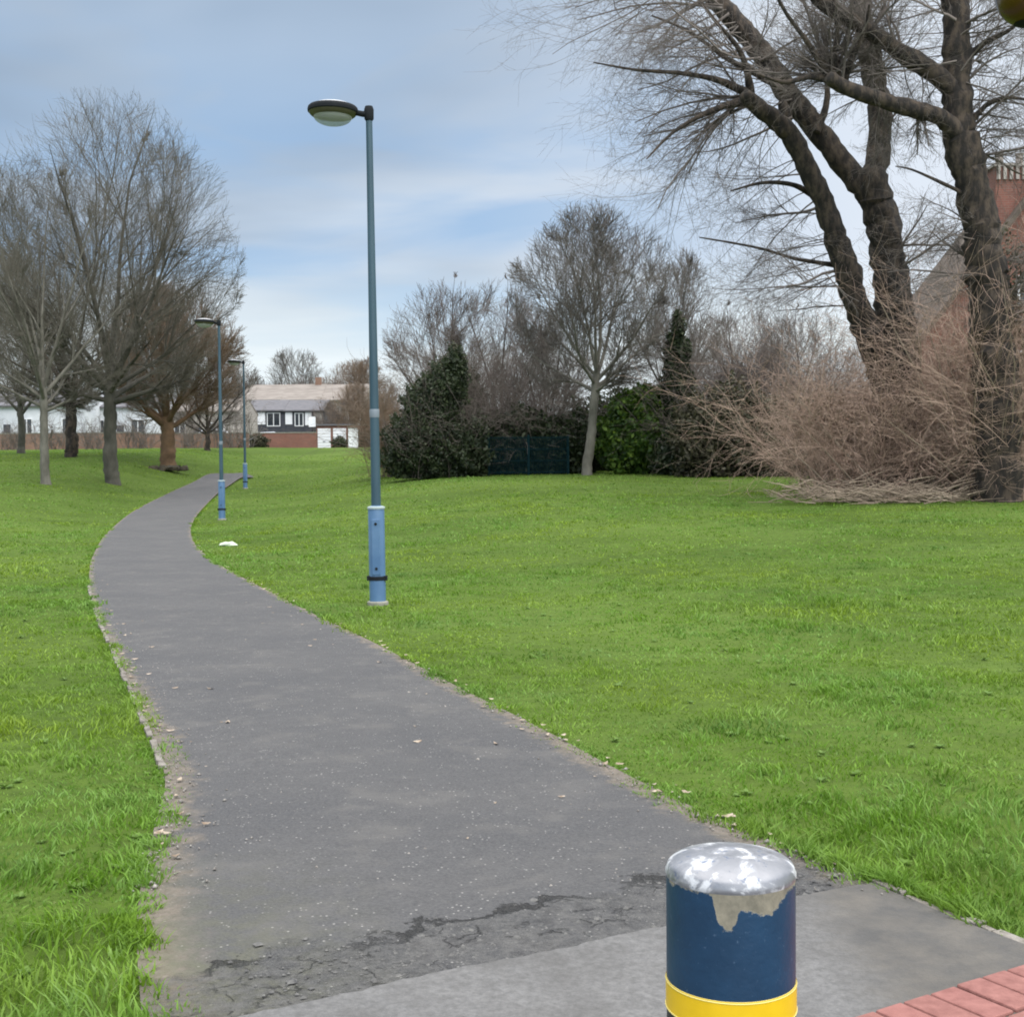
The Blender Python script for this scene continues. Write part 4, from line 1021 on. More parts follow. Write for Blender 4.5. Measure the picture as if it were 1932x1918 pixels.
limbs1 = [([(1692, 985, 96), (1692, 800, 90), (1690, 690, 82), (1688, 610, 72), (1684, 540, 66), (1672, 450, 62), (1650, 370, 58), (1643, 335, 52)], 0.0),
          ([(1668, 740, 40), (1650, 660, 54), (1622, 590, 48), (1600, 520, 44), (1572, 430, 40), (1530, 330, 36), (1482, 245, 34), (1432, 205, 28), (1408, 182, 24)], -1.2),
          ([(1425, 200, 26), (1400, 172, 16), (1350, 150, 11), (1280, 138, 8), (1200, 132, 5), (1120, 118, 2)], -1.6),
          ([(1420, 196, 22), (1385, 195, 14), (1330, 215, 9), (1270, 250, 6), (1220, 300, 2)], -1.8),
          ([(1415, 190, 20), (1412, 150, 14), (1395, 95, 9), (1350, 40, 6), (1310, -10, 3)], -1.0),
          ([(1470, 160, 20), (1430, 140, 14), (1370, 110, 9), (1300, 60, 6), (1230, 30, 3)], 0.4),
          ([(1540, 250, 16), (1560, 190, 11), (1555, 120, 8), (1530, 40, 5), (1500, -30, 3)], 0.6),
          ([(1550, 380, 14), (1500, 350, 9), (1440, 345, 6), (1380, 360, 3)], -1.4),
          ([(1650, 380, 52), (1605, 325, 44), (1545, 250, 42), (1500, 195, 42), (1450, 120, 40), (1395, 50, 38), (1335, -20, 36), (1290, -90, 32)], 1.0),
          ([(1645, 350, 44), (1658, 270, 42), (1658, 190, 42), (1640, 100, 40), (1625, 10, 36), (1618, -100, 34)], 0.8),
          ([(1480, 245, 26), (1482, 215, 22), (1476, 195, 16)], 0.0),
          ([(1592, 505, 12), (1560, 498, 8), (1500, 488, 6), (1440, 470, 5), (1380, 458, 4), (1320, 448, 2)], -1.0)]
sp1 = [(x0, y0, x1, y1, a_, b_, max(3, int(n_ * .62)), L_ * 1.2) for (x0, y0, x1, y1, a_, b_, n_, L_) in [(1408, 182, 1440, 205, 140, 225, 15, 3.2), (1408, 175, 1500, 225, 160, 240, 14, 2.8), (1335, -20, 1500, 195, 140, 210, 34, 3.0), (1500, 280, 1590, 470, 170, 220, 22, 2.6),
       (1290, -90, 1400, 60, 150, 230, 30, 3.2), (1480, 190, 1400, 60, 10, 80, 10, 2.0), (1570, 430, 1620, 590, 170, 205, 12, 2.4), (1580, 480, 1600, 540, 160, 200, 6, 3.2), (1658, 190, 1625, 0, 20, 160, 16, 2.2), (1650, 370, 1690, 560, 0, 60, 12, 2.0), (1660, 330, 1645, 120, 20, 70, 8, 1.8)]]
big_tree('bare_tree', 'large bare tree forking low into two leaning dark limbs behind the brown thicket', limbs1, 33.0, 21, sp1, G_BIG)
limbs2 = [([(1885, 985, 90), (1880, 800, 84), (1872, 640, 76), (1862, 520, 72), (1845, 400, 66), (1826, 320, 62), (1808, 245, 60), (1803, 150, 52), (1805, 60, 48), (1800, -60, 44)], 0.0),
          ([(1822, 285, 34), (1812, 258, 34), (1775, 222, 30), (1720, 206, 28), (1650, 185, 28), (1600, 168, 24), (1568, 150, 24)], -1.0),
          ([(1585, 160, 22), (1555, 125, 14), (1520, 75, 9), (1480, 20, 6), (1450, -40, 3)], -1.2),
          ([(1580, 158, 20), (1572, 110, 13), (1580, 60, 8), (1570, -10, 4)], -0.8),
          ([(1590, 160, 18), (1605, 115, 11), (1630, 60, 7), (1640, 10, 4)], -1.0),
          ([(1575, 152, 18), (1530, 145, 11), (1480, 155, 7), (1430, 140, 3)], -1.3),
          ([(1812, 120, 16), (1860, 80, 10), (1900, 60, 7), (1950, 20, 4)], -0.5),
          ([(1815, 250, 16), (1860, 200, 10), (1900, 185, 7), (1950, 190, 4)], -0.5),
          ([(1852, 400, 10), (1815, 365, 8), (1770, 342, 6), (1720, 320, 4), (1690, 314, 2)], -0.5),
          ([(1812, 205, 36), (1800, 175, 36), (1765, 140, 34), (1700, 100, 32), (1650, 65, 28), (1590, 30, 26), (1535, -10, 24), (1480, -60, 20)], -0.6)]
sp2 = [(1568, 150, 1580, 160, 20, 160, 16, 1.8), (1565, 150, 1640, 185, 60, 200, 14, 1.8), (1800, 60, 1826, 320, -30, 60, 26, 2.4), (1850, 420, 1875, 560, 130, 200, 12, 2.0), (1800, -60, 1805, 120, 120, 200, 12, 2.4),
       (1800, -60, 1805, 120, -20, 60, 18, 2.6), (1535, -10, 1700, 100, 60, 170, 16, 2.2), (1640, 60, 1765, 140, 220, 300, 8, 1.6), (1862, 480, 1880, 620, -20, 60, 12, 2.2), (1660, 190, 1760, 215, 230, 300, 10, 1.3)]
big_tree('bare_tree', 'tall bare tree at the right edge with an upright trunk and two limbs reaching left', limbs2, 29.9, 33, sp2, G_BIG)
# one long low bough of the forked tree: a thin separate spray is part of its crown, built above

# ------------------------------------------------------------------ other bare trees
def at(px, d):
    q = PD(px, 877, d); return Vector((q.x, d, tz(q.x, d)))
def tree_at(px, py): return P(px, py)
tree_meshes('A', 3, 14.2, 3.3, 0.24, (0, 0, 8.2), (4.9, 4.6, 6.0), limbs=14, bark='bark_grey', twig='twig_olive', fine=1.3, spread=(8, 78), rmin=0.0045, trop=0.022, kidscale=0.98)
tree_meshes('B', 8, 9.5, 2.4, 0.13, (0, 0, 5.7), (3.3, 3.2, 3.8), limbs=11, bark='bark_pale', twig='twig_olive', spread=(8, 76), trop=0.02, rmin=0.0042, kidscale=.85)
tree_meshes('G', 14, 9.6, 3.1, 0.155, (0.35, 0, 6.0), (3.1, 3.0, 3.6), limbs=12, bark='bark_pale', twig='twig_grey', lean=(0.30, 0), spread=(6, 74), rmin=0.006, kidscale=0.92, trop=0.02)
tree_meshes('D', 19, 8.0, 2.0, 0.33, (0.4, 0, 4.9), (3.4, 3.2, 3.5), limbs=9, bark='bark_brown', twig='twig_rust', spread=(12, 75), rmin=0.008, fine=1.3)
tree_meshes('M', 27, 8.5, 1.2, 0.14, (0, 0, 4.3), (3.0, 2.8, 4.0), limbs=9, bark='bark_dark', twig='twig_mauve', spread=(8, 66), rmin=0.006, kidscale=0.9)
tree_meshes('N', 41, 8.5, 2.2, 0.16, (0, 0, 5.2), (2.6, 2.6, 3.6), limbs=7, bark='bark_grey', twig='twig_grey', spread=(8, 50), rmin=0.008, kidscale=0.8)

def plant_px(key, px, py, dref, label, group=None, rz=0, s=(1, 1, 1)):
    q = P(px, py); k = q.y / dref
    return plant_tree(key, q, label, group, rz, (s[0] * k, s[1] * k, s[2] * k))
GL = 'bare trees on the lawn left of the path'
plant_px('A', 211, 912, 48, 'tallest bare tree left of the path, with a slim straight greyish trunk', GL)
plant_px('B', 86, 913, 46, 'bare tree with the faint thin pale trunk near the left edge', GL, rz=1.0, s=(1.1, 1.1, 1.2))
plant_px('A', 136, 862, 64, 'bare tree with the thick dark leaning trunk, left of the tallest one', GL, rz=2.0, s=(1.15, 1.15, 0.8))
TREE_MESH['A2'] = (TREE_MESH['A'][0].copy(), TREE_MESH['A'][1]); TREE_MESH['A2'][0].materials[0] = MT['bark_dark']
for ch in [o for o in bpy.data.objects if o.parent and o.parent.get('label', '').startswith('bare tree with the thick dark leaning')]:
    if ch.name.startswith('trunk'): ch.data = TREE_MESH['A2'][0]
    ch.parent.rotation_euler = (0, math.radians(4), 2.0)
plant_px('D', 317, 884, 60, 'low brown bare tree with a stout orange-brown trunk beside the path end', GL)
plant_px('N', 40, 855, 74, 'small bare tree nearest the left edge in front of the brick wall', GL, rz=.5, s=(1.2, 1.2, 1.0))
plant_tree('M', at(392, 82), 'rusty brown bare tree behind the second lamp', 'far bare trees', rz=2.5, s=(1.15, 1.1, 0.92))
GR = 'bare trees behind the hedge on the right'
plant_px('G', 1107, 896, 47, 'round-crowned bare tree with a pale slender trunk in front of the dark hedge', None, s=(1.06, 1.05, 1.0))
for px, d, s, k, rz, lab in ((850, 60, (1.15, 1.1, 1.04), 'M', 0, 'mauve-brown bushy bare tree behind the dark evergreen near the lamp post'),
                             (945, 66, (1.2, 1.1, 1.12), 'M', 1.7, 'dull brown bare tree left of the pale-trunked tree'),
                             (1030, 62, (0.95, 1, 0.95), 'M', 3.1, 'brown bare tree whose twigs show just left of the pale-trunked tree'),
                             (1275, 58, (0.9, .9, 1.10), 'N', 0, 'thin bare tree rising above the narrow ivy column'),
                             (1395, 62, (1.2, 1.1, 0.90), 'M', 4.2, 'pale grey bare tree over the hedge right of the ivy column'),
                             (1510, 66, (1.3, 1.1, 0.92), 'M', 5.1, 'grey-brown bare tree behind the thicket, left of the big forked limbs')):
    plant_tree(k, at(px, d), lab, GR, rz, s)

# ------------------------------------------------------------------ evergreens and hedges
def bush(name, label, loc, blobs, n, size, seed, m, cat='bush', group=None, twigs=None, shell=0.5):
    e = empty(name, loc, label, cat, group)
    leaves_obj('foliage', blobs, n, size, seed, MT[m], e, shell)
    if twigs: segs_obj('stems', twigs[0], MT[twigs[1]], e)
    return e
def mpx(d): return d / F_
# dark evergreen by the lamp post, x 735-920, y 650-900
d = 46; s_ = mpx(d)
c0 = at(820, d)
bush('evergreen_bush', 'dark green evergreen bush with a pointed top just right of the near lamp post', c0,
     [(-0.9, 0, 1.0, 0.95, .9, 1.2, 3), (0.1, 0, 1.2, 1.1, 1, 1.5, 4), (0.9, 0, .9, 1.0, .9, 1.1, 3), (0.3, 0, 2.7, .8, .7, 1.2, 2), (-.5, 0, 2.4, .65, .6, .9, 1.5), (0.75, 0, 3.5, .45, .4, 1.0, .9)],
     46000, 0.06, 5, 'ivy_dark', twigs=(thicket(51, 70, 3.6, (1.2, .7), 0.012, (0.0, 0.5), 0.0, 6, 3), 'twig_mauve'))
# conifer-brown spruce behind
c1 = at(850, 50)
bush('conifer_tree', 'dark brown-green conifer whose pointed top rises over the evergreen bush', c1,
     [(0, 0, 1.2, 1.5, 1.2, 1.6, 4), (-.3, 0, 2.5, 1.3, 1, 1.2, 3), (0.5, 0, 2.9, .8, .7, 1.1, 2), (-.2, 0, 3.5, .7, .6, .8, 1.2), (0.25, 0, 4.1, .35, .3, .75, .6)], 40000, 0.055, 9, 'conifer', 'tree')
# hawthorn like brown bush between evergreen and fence
e = empty('brown_shrub', at(975, 48.5), 'dense dark brown leafless shrub behind the teal fence', 'shrub')
segs_obj('branches', thicket(61, 190, 3.9, (2.3, .8), 0.014, (0.0, 0.7), 0.01, 9, 5, 0.006), MT['twig_mauve'], e)
leaves_obj('foliage', [(-1.3, 0, 1.2, 1.0, .8, 1.3, 1), (0, .2, 1.0, 1.5, .8, 1.4, 2), (1.1, 0.2, 1.1, 1.2, .8, 1.2, 1)], 12000, 0.07, 62, MT['conifer'], e)
e = empty('orange_shrub', at(738, 52), 'rust-coloured leafless shrub directly behind the near lamp post', 'shrub')
segs_obj('branches', thicket(63, 110, 3.4, (0.9, .6), 0.012, (0.0, 0.5), 0.01, 8, 4, 0.006), MT['twig_rust'], e)
bush('dark_hedge', 'tall dark hedge closing the gap behind the pale-trunked tree and the laurel', at(1165, 51),
     [(-1.2, 0, 1.2, 1.1, .6, 1.6, 1), (0, 0, 1.4, 1.2, .6, 1.8, 1), (1.3, 0, 1.3, 1.2, .6, 1.7, 1), (2.6, 0, 1.3, 1.2, .6, 1.7, 1)], 22000, 0.085, 36, 'ivy_dark', 'hedge')
# laurel hedge, x 1130-1310, y 728-895
bush('laurel_bush', 'bright green laurel bush with a yellow-green top right of the pale trunk', at(1225, 46.5),
     [(-0.9, 0, 1.2, .9, .8, 1.3, 2), (0.1, 0, 1.4, 1.0, .9, 1.5, 3), (0.9, 0, 1.2, .85, .8, 1.45, 2), (-.2, 0, 2.5, .9, .7, .55, 1.4), (.7, 0, 2.3, .8, .7, .6, 1.2), (1.45, -.3, 1.2, .6, .6, 1.3, 1.0)], 30000, 0.085, 12, 'laurel', shell=0.35)
bush('dark_hedge', 'tall dark hedge right behind the teal fence panel', at(1000, 47.2),
     [(-1.6, 0, .9, 1, .5, 1.2, 1), (-.4, 0, 1.0, 1.1, .5, 1.3, 1), (.9, 0, .9, 1.1, .5, 1.2, 1)], 16000, 0.085, 35, 'ivy_dark', 'hedge')
bush('dark_hedge', 'low dark hedge at the foot of the pale-trunked tree', at(1085, 48.0),
     [(-.6, 0, .8, .6, .6, 1.0, 1), (.3, 0, 1.0, .8, .7, 1.2, 2)], 9000, 0.08, 15, 'ivy_dark', 'hedge')
bush('ivy_column', 'narrow upright ivy-covered stump standing above the hedge', at(1278, 45.6),
     [(0, 0, 1.4, .5, .5, 1.6, 2), (0.02, 0, 3.0, .48, .4, 1.1, 2), (0.0, 0, 4.1, .42, .3, .9, 1.6), (0.05, 0, 5.0, .22, .2, .6, .5)], 16000, 0.07, 18, 'ivy_dark', 'tree', twigs=(thicket(19, 14, 3.4, (.2, .2), 0.02, (0, .2), 0, 5, 3), 'twig_dark'))
bush('ivy_bush', 'sprawling olive ivy-covered bush between the laurel and the brown thicket', at(1415, 43.5),
     [(-1.7, 0, 1.2, .9, .8, 1.5, 2), (-.7, 0, 1.4, 1.0, .9, 1.7, 3), (.4, 0, 1.2, 1.0, .9, 1.6, 3), (1.4, -.2, 1.1, 1.0, .8, 1.4, 2.4), (2.5, -.2, 1.0, 1.0, .8, 1.4, 2), (3.8, 0, 1.1, 1.2, .8, 1.7, 2), (5.2, 0, 1.2, 1.2, .8, 1.8, 2)],
     40000, 0.07, 22, 'olive_leaf', twigs=(thicket(23, 110, 2.3, (1.8, .6), 0.010, (0.0, .5), 0.02, 6, 4), 'cane_dark'))
bush('dark_hedge', 'dark hedge low along the lawn between the laurel and the thicket', at(1340, 45),
     [(-1, 0, .7, 1, .6, .9, 1), (.6, 0, .7, 1.2, .6, 1.0, 1), (2.2, 0, .8, 1.2, .6, 1.1, 1)], 12000, 0.07, 24, 'ivy_dark', 'hedge')
# wild brush
TH = 'brown bramble thickets at the right of the lawn'
def stick(segs, rnd, p, d, L, r_):
    a = Vector(p); d = Vector(d).normalized()
    for i in range(5):
        d = (d + Vector((rnd.gauss(0, .1), rnd.gauss(0, .1), rnd.gauss(0, .08) - .05))).normalized(); b_ = a + d * L / 5
        segs.append((*a, *b_, r_ * (1 - .16 * i), r_ * (1 - .16 * (i + 1)))); a = b_
def brush(label, px, d, n, length, base, seed, m='cane', tilt=(0.1, 1.0), droop=0.05, r=0.011, kids=9, sub=5, bias=(0, 0, 0), leaf='brown_leaf', nl=9000):
    e = empty('thicket', at(px, d), label, 'thicket', TH)
    R = random.Random(seed); bl = []
    for i in range(9):
        q = R.uniform(-.9, .9); hh = length * R.uniform(.15, .62); bl.append((base[0] * q * 1.15, base[1] * R.uniform(-.5, .8), hh, R.uniform(.4, .9), .5, R.uniform(.4, .9), 1))
    leaves_obj('dead_leaves', bl, nl, 0.045, seed, MT[leaf], e, 0.8)
    st = []
    for i in range(max(10, n // 4)):
        az = R.uniform(0, 6.28); tl_ = R.uniform(.1, 1.1)
        stick(st, R, (R.uniform(-1, 1) * base[0], R.uniform(-1, 1) * base[1], 0), (math.sin(tl_) * math.cos(az), math.sin(tl_) * math.sin(az), math.cos(tl_)), length * R.uniform(.6, 1.15), R.uniform(.016, .034))

    V1, l1, c1_ = tubes_from_segs(thicket(seed, n, length, base, r, tilt, droop, kids, sub, 0.0045, bias), 3)
    V2, l2, c2_ = tubes_from_segs(st, 6)
    me = np_mesh('canes', np.r_[V1, V2], np.r_[l1, l2 + len(V1)], np.r_[c1_, c2_], MT[m])
    me.materials.append(MT['dry_stick'] if m == 'cane' else MT['bark_grey'])
    me.polygons.foreach_set('material_index', np.r_[np.zeros(len(c1_), np.int32), np.ones(len(c2_), np.int32)])
    link('canes', me, e)
    return e
brush('pale pinkish-brown thicket behind the ivy bush, left of the big forked tree', 1430, 47, 300, 5.0, (3.0, 1.0), 71, 'twig_mauve', (0, 0.6), 0.01, leaf='thicket_brown')
brush('tangled tan thicket directly below the big forked tree', 1665, 31.8, 115, 3.7, (1.9, .8), 72, 'cane', (0.02, 0.8), 0.04, nl=3500)
brush('olive-brown tangle of canes at the left foot of the forked tree', 1605, 34.5, 130, 3.1, (1.3, .8), 73, 'cane', (0.02, 0.7), 0.03, nl=2500, leaf='olive_leaf')
brush('reddish-tan dense thicket between the two big trees', 1775, 33.2, 150, 4.5, (1.3, .6), 74, 'cane', (0.02, 0.6), 0.03, nl=3000)
brush('tall upright tangle of canes wrapped round the trunk at the right edge', 1900, 30.4, 110, 5.2, (0.9, .5), 75, 'cane', (0, 0.35), 0.01, 0.011, nl=1500)
brush('low brown thicket at the foot of the right-hand trunk', 1880, 31.2, 60, 2.4, (1.2, .4), 76, 'cane', nl=800)
# ivy climbing the right-hand tree and long arching canes
e = empty('ivy_mass', at(1895, 31.9), 'olive-brown ivy climbing loosely round the trunk at the right edge', 'ivy')
leaves_obj('foliage', [(0, 0, 1.5, .75, .6, 1.9, 2), (0.05, 0, 3.6, .7, .55, 1.6, 2), (0.1, 0, 5.3, .55, .5, 1.1, 1)], 3500, 0.06, 81, MT['olive_leaf'], e, 0.5)
# fallen branches at the thicket's foot
R = random.Random(9); segs = []
for i in range(620):
    x = R.uniform(-3.1, 1.5) * R.uniform(.4, 1); y = R.gauss(0.5, .45); z = abs(R.gauss(0, .16)) + .02
    a = R.gauss(0, .6) + (math.pi if R.random() < .4 else 0); L = R.uniform(.2, .9)
    dz_ = R.uniform(-.1, .45) * L; dxx = math.cos(a) * L; dyy = math.sin(a) * L * .6
    r_ = R.uniform(.005, .018)
    segs.append((x, y, z, x + dxx * .5, y + dyy * .5, z + dz_ * .6, r_, r_ * .8)); segs.append((x + dxx * .5, y + dyy * .5, z + dz_ * .6, x + dxx, y + dyy, max(z + dz_, .02), r_ * .8, r_ * .4))
o = segs_obj('brushwood', segs, MT['dry_stick']); o.location = at(1725, 29.4); tag(o, 'pale fallen sticks heaped along the foot of the brown thicket', 'brushwood', kind='stuff')

# teal mesh fence, x 925-1070, y 818-895
def fence():
    d = 46.2; a = at(922, d); c_ = at(1072, d + .3); Ln = (c_.xy - a.xy).length
    e = empty('metal_fence', a, 'dark teal metal fence panel between the evergreen bush and the pale-trunked tree', 'fence', rz=math.atan2(c_.y - a.y, c_.x - a.x))
    for i in range(3):
        x = Ln * i / 2; mb = MB(); mb.box(x - .035, x + .035, -.035, .035, -.2, 1.42); mb.build('post', MT['teal_fence'], e, bevel=.005)
    mb = MB()
    for i in range(2):
        x0 = Ln * i / 2 + .05; x1 = Ln * (i + 1) / 2 - .05
        k = int((x1 - x0) / .06)
        for j in range(k + 1): x = x0 + (x1 - x0) * j / k; mb.box(x - .011, x + .011, -.006, .006, .04, 1.36)
        for z in (.1, .5, .9, 1.3): mb.box(x0, x1, -.014, -.0065, z, z + .03)
    mb.build('mesh_panel', MT['teal_fence'], e)
fence()

# ------------------------------------------------------------------ houses
def PZ(py, px, d): return PD(px, py, d).z
def window(parent, x0, x1, z0, z1, y, fr='white_paint'):
    w_ = MB()
    t = 0.07
    for (a, c_, e_, f_) in ((x0, x1, z0, z0 + t), (x0, x1, z1 - t, z1), (x0, x0 + t, z0 + t, z1 - t), (x1 - t, x1, z0 + t, z1 - t), ((x0 + x1) / 2 - t / 2, (x0 + x1) / 2 + t / 2, z0 + t, z1 - t)):
        w_.box(a, c_, y - 0.06, y, e_, f_)
    f = w_.build('window', MT[fr], parent)
    g = MB(); g.box(x0 + t, x1 - t, y - 0.025, y - 0.012, z0 + t, z1 - t); g.build('pane', MT['glass'], f)
def house(name, label, px0, px1, d, depth, eave_py, ridge_py, wall, roof, group=None, wins=(), door=None, panels=(), base=None, cat='house', chimney=False):
    a = PD(px0, eave_py, d); c_ = PD(px1, eave_py, d); z0 = min(tz(a.x, d), tz(c_.x, d)) - 0.3 if base is None else base
    e = empty(name, (a.x, d, z0), label, cat, group); Wd = c_.x - a.x; h = a.z - z0; hr = PZ(ridge_py, px0, d + depth / 2) - z0
    mb = MB(); mb.box(0.002, Wd - 0.002, 0, depth, 0, h); mb.build('wall', MT[wall], e)
    r_ = MB(); r_.add([(0, -.3, h - .02), (Wd, -.3, h - .02), (Wd, depth / 2, hr), (0, depth / 2, hr), (0, depth + .3, h - .02), (Wd, depth + .3, h - .02),
                       (0, -.3, h + .1), (Wd, -.3, h + .1), (Wd, depth / 2, hr + .12), (0, depth / 2, hr + .12), (0, depth + .3, h + .1), (Wd, depth + .3, h + .1)],
                      [(0, 3, 2, 1), (3, 4, 5, 2), (6, 7, 8, 9), (9, 8, 11, 10), (0, 1, 7, 6), (4, 10, 11, 5), (0, 6, 9, 3), (3, 9, 10, 4), (1, 2, 8, 7), (2, 5, 11, 8)])
    ro = r_.build('roof', MT[roof], e)
    for xg in (0.01, Wd - 0.12):
        g = MB(); g.add([(xg, .01, h), (xg, depth - .01, h), (xg, depth / 2, hr - .02), (xg + .11, .01, h), (xg + .11, depth - .01, h), (xg + .11, depth / 2, hr - .02)],
                        [(0, 2, 1), (3, 4, 5), (0, 1, 4, 3), (1, 2, 5, 4), (2, 0, 3, 5)]); g.build('gable', MT[wall], e)
    if chimney:
        k = MB(); k.box(Wd * .8 - .35, Wd * .8 + .35, depth / 2 - .3, depth / 2 + .3, hr - .3, hr + .9); k.build('chimney', MT['brick_brown'], ro)
    for (u0, u1, v0, v1) in wins: window(e, Wd * u0, Wd * u1, h * v0, h * v1, 0)
    for (u0, u1, v0, v1, mm) in panels:
        k = MB(); k.box(Wd * u0, Wd * u1, -0.05, -0.002, h * v0, h * v1); k.build('cladding', MT[mm], e)
    if door:
        k = MB(); k.box(Wd * door[0], Wd * door[1], -.06, 0, 0.25, 2.3); dd = k.build('door', MT[door[2]], e)
        k = MB(); k.box(Wd * door[1] - .16, Wd * door[1] - .1, -.10, -.061, 1.2, 1.3); k.build('handle', MT['dark_metal'], dd)
    return e
GH = 'terraced houses across the park'
# far terrace with pale roofs, d 152
for i, (x0, x1, rp, lab) in enumerate(((455, 530, 728, 'far terraced house with pale tan roof at the left end of the rear row'), (530, 606, 727, 'middle house of the pale-roofed rear row'), (606, 690, 727, 'pale-roofed far house at the right end of the rear row, beside the lamp post'))):
    house('terraced_house', lab, x0, x1, 152, 9, 756, rp, 'cream_wall', 'roof_tan', GH, wins=((.12, .4, .62, .85), (.6, .88, .62, .85), (.12, .4, .2, .45)), door=(.62, .8, 'white_paint'), chimney=(i == 1))
# front terrace, dark boarding with white panels, d 126
house('terraced_house', 'dark-clad terraced house with white panels under its eaves, left of the white garage door', 462, 536, 126, 7, 776, 757, 'dark_clad', 'roof_grey', GH,
      wins=((.56, .9, .70, .97), (.08, .3, .25, .5)), panels=((.02, .2, .72, .98, 'white_paint'), (.28, .52, .74, .98, 'white_paint')), door=(.4, .55, 'white_paint'))
house('terraced_house', 'dark-clad terraced house with white panels, above the red brick wall and garages', 536, 612, 126, 7, 776, 757, 'dark_clad', 'roof_grey', GH,
      wins=((.26, .48, .70, .97),), panels=((.03, .20, .74, .98, 'white_paint'), (.52, .68, .72, .98, 'white_paint'), (.74, .97, .74, .98, 'cream_wall')), door=(.05, .18, 'white_paint'))
# left white buildings
GW = 'white buildings behind the trees on the left'
house('white_building', 'long white building with grey roof seen between the left trunks', -60, 160, 104, 9, 768, 745, 'white_wall', 'roof_grey', GW, wins=((.1, .18, .4, .75), (.45, .55, .4, .75), (.8, .9, .4, .75)), door=(.3, .36, 'dark_clad'), cat='building')
house('white_building', 'white rendered building behind the tallest tree and the brown tree', 166, 300, 108, 9, 770, 748, 'white_wall', 'roof_grey', GW, wins=((.15, .3, .4, .75), (.6, .8, .4, .75)), door=(.4, .5, 'dark_clad'), cat='building')
house('cream_building', 'low cream building showing under the brown tree', 306, 452, 112, 8, 778, 756, 'cream_wall', 'roof_tan', None, wins=((.15, .3, .4, .75), (.6, .8, .4, .75)), door=(.4, .5, 'dark_clad'), cat='building')

def wall_run(name, label, px0, px1, d, top_py, m, th=.22, coping=True, group=None):
    a = at(px0, d); c_ = at(px1, d); zt = PZ(top_py, (px0 + px1) / 2, d); z0 = min(a.z, c_.z) - .4
    e = empty(name, (a.x, d, z0), label, 'wall', group); L = c_.x - a.x; h = zt - z0
    mb = MB(); mb.box(0, L, 0, th, 0, h); mb.build('brickwork', MT[m], e)
    mb = MB(); mb.box(-.03, L + .03, -.03, th + .03, h + .002, h + .07); mb.build('coping', MT['concrete'], e)
wall_run('brick_wall', 'long low reddish-brown garden wall behind the trees on the left', -80, 266, 97, 818, 'brick_brown')
wall_run('brick_wall', 'low brown brick wall between the brown tree and the parked cars', 266.5, 470, 99, 818, 'brick_brown')
wall_run('brick_wall', 'red brick wall left of the white garage doors, hiding the parked cars', 478, 597, 106, 817, 'brick_red')
wall_run('brick_wall', 'red brick wall right of the white garage doors', 662, 714, 113, 803, 'brick_red')
def garage():
    d = 113.5; a = at(598, d); c_ = at(656, d); zt = PZ(803, 625, d); z0 = a.z - .4; L = c_.x - a.x; h = zt - z0
    e = empty('garage', (a.x, d, z0), 'low garage block with two white doors between the red brick walls', 'garage')
    mb = MB(); mb.box(0, L, 0, 5, 0, h); mb.build('wall', MT['brick_red'], e)
    mb = MB(); mb.box(-.15, L + .15, -.2, 5.1, h, h + .14); mb.build('roof', MT['roof_grey'], e)
    for u in (.04, .54):
        mb = MB(); x0, x1 = L * u, L * (u + .42)
        for k in range(8): mb.box(x0, x1, -.06 - .01 * (k % 2), 0, .3 + (h - .5) * k / 8, .3 + (h - .5) * (k + 1) / 8 - .02)
        dd = mb.build('garage_door', MT['white_paint'], e)
        mb = MB(); mb.box((x0 + x1) / 2 - .1, (x0 + x1) / 2 + .1, -.11, -.08, h * .45, h * .45 + .05); mb.build('handle', MT['dark_metal'], dd)
garage()
# white notice board / sign by the wall
e = empty('sign_board', at(590, 112), 'small white upright sign in front of the dark-clad house', 'sign')
zz = PZ(786, 590, 112) - e.location.z
mb = MB(); mb.box(-.04, .04, 0, .06, -.2, zz - .9); mb.build('post', MT['dark_metal'], e); mb = MB(); mb.box(-.28, .28, -.02, .02, zz - .85, zz); mb.build('panel', MT['white_paint'], e)
e = empty('white_cabinet', at(667, 104), 'white cabinet standing on the grass edge left of the near lamp post', 'cabinet')
zz = PZ(808, 667, 104) - e.location.z
mb = MB(); mb.box(-.36, .36, -.25, .25, -.2, zz); mb.build('cabinet_body', MT['white_paint'], e, bevel=.03)
mb = MB(); mb.box(-.40, .40, -.29, .29, zz + .002, zz + .08); mb.build('lid', MT['concrete'], e, bevel=.01)

TREE_MESH['shrub'] = None
def shrub_mesh(seed):
    V, lp, ct = tubes_from_segs(thicket(seed, 34, 2.0, (1.0, .6), 0.02, (0, .7), 0.01, 6, 3, .008), 3)
    return np_mesh('branches', V, lp, ct, MT['twig_dark'])
sm_ = shrub_mesh(301)
for px, d, sc_, lab in ((20, 92, 1.0, 'leafless shrub by the wall at the left edge'), (100, 93, 1.25, 'leafless shrub by the wall between the pale and the dark trunk'), (178, 92, 1.1, 'leafless shrub by the wall between the dark and the grey trunk'),
                        (262, 94, 1.3, 'leafless shrub by the wall left of the brown tree'), (362, 95, 1.3, 'leafless shrub by the wall right of the brown tree'), (440, 97, 1.5, 'leafless shrub by the brick wall behind the farthest lamp')):
    e = empty('bare_shrub', at(px, d), lab, 'shrub', 'shrubs along the far brick walls', px * .1); e.scale = (sc_,) * 3
    link('branches', sm_, e)
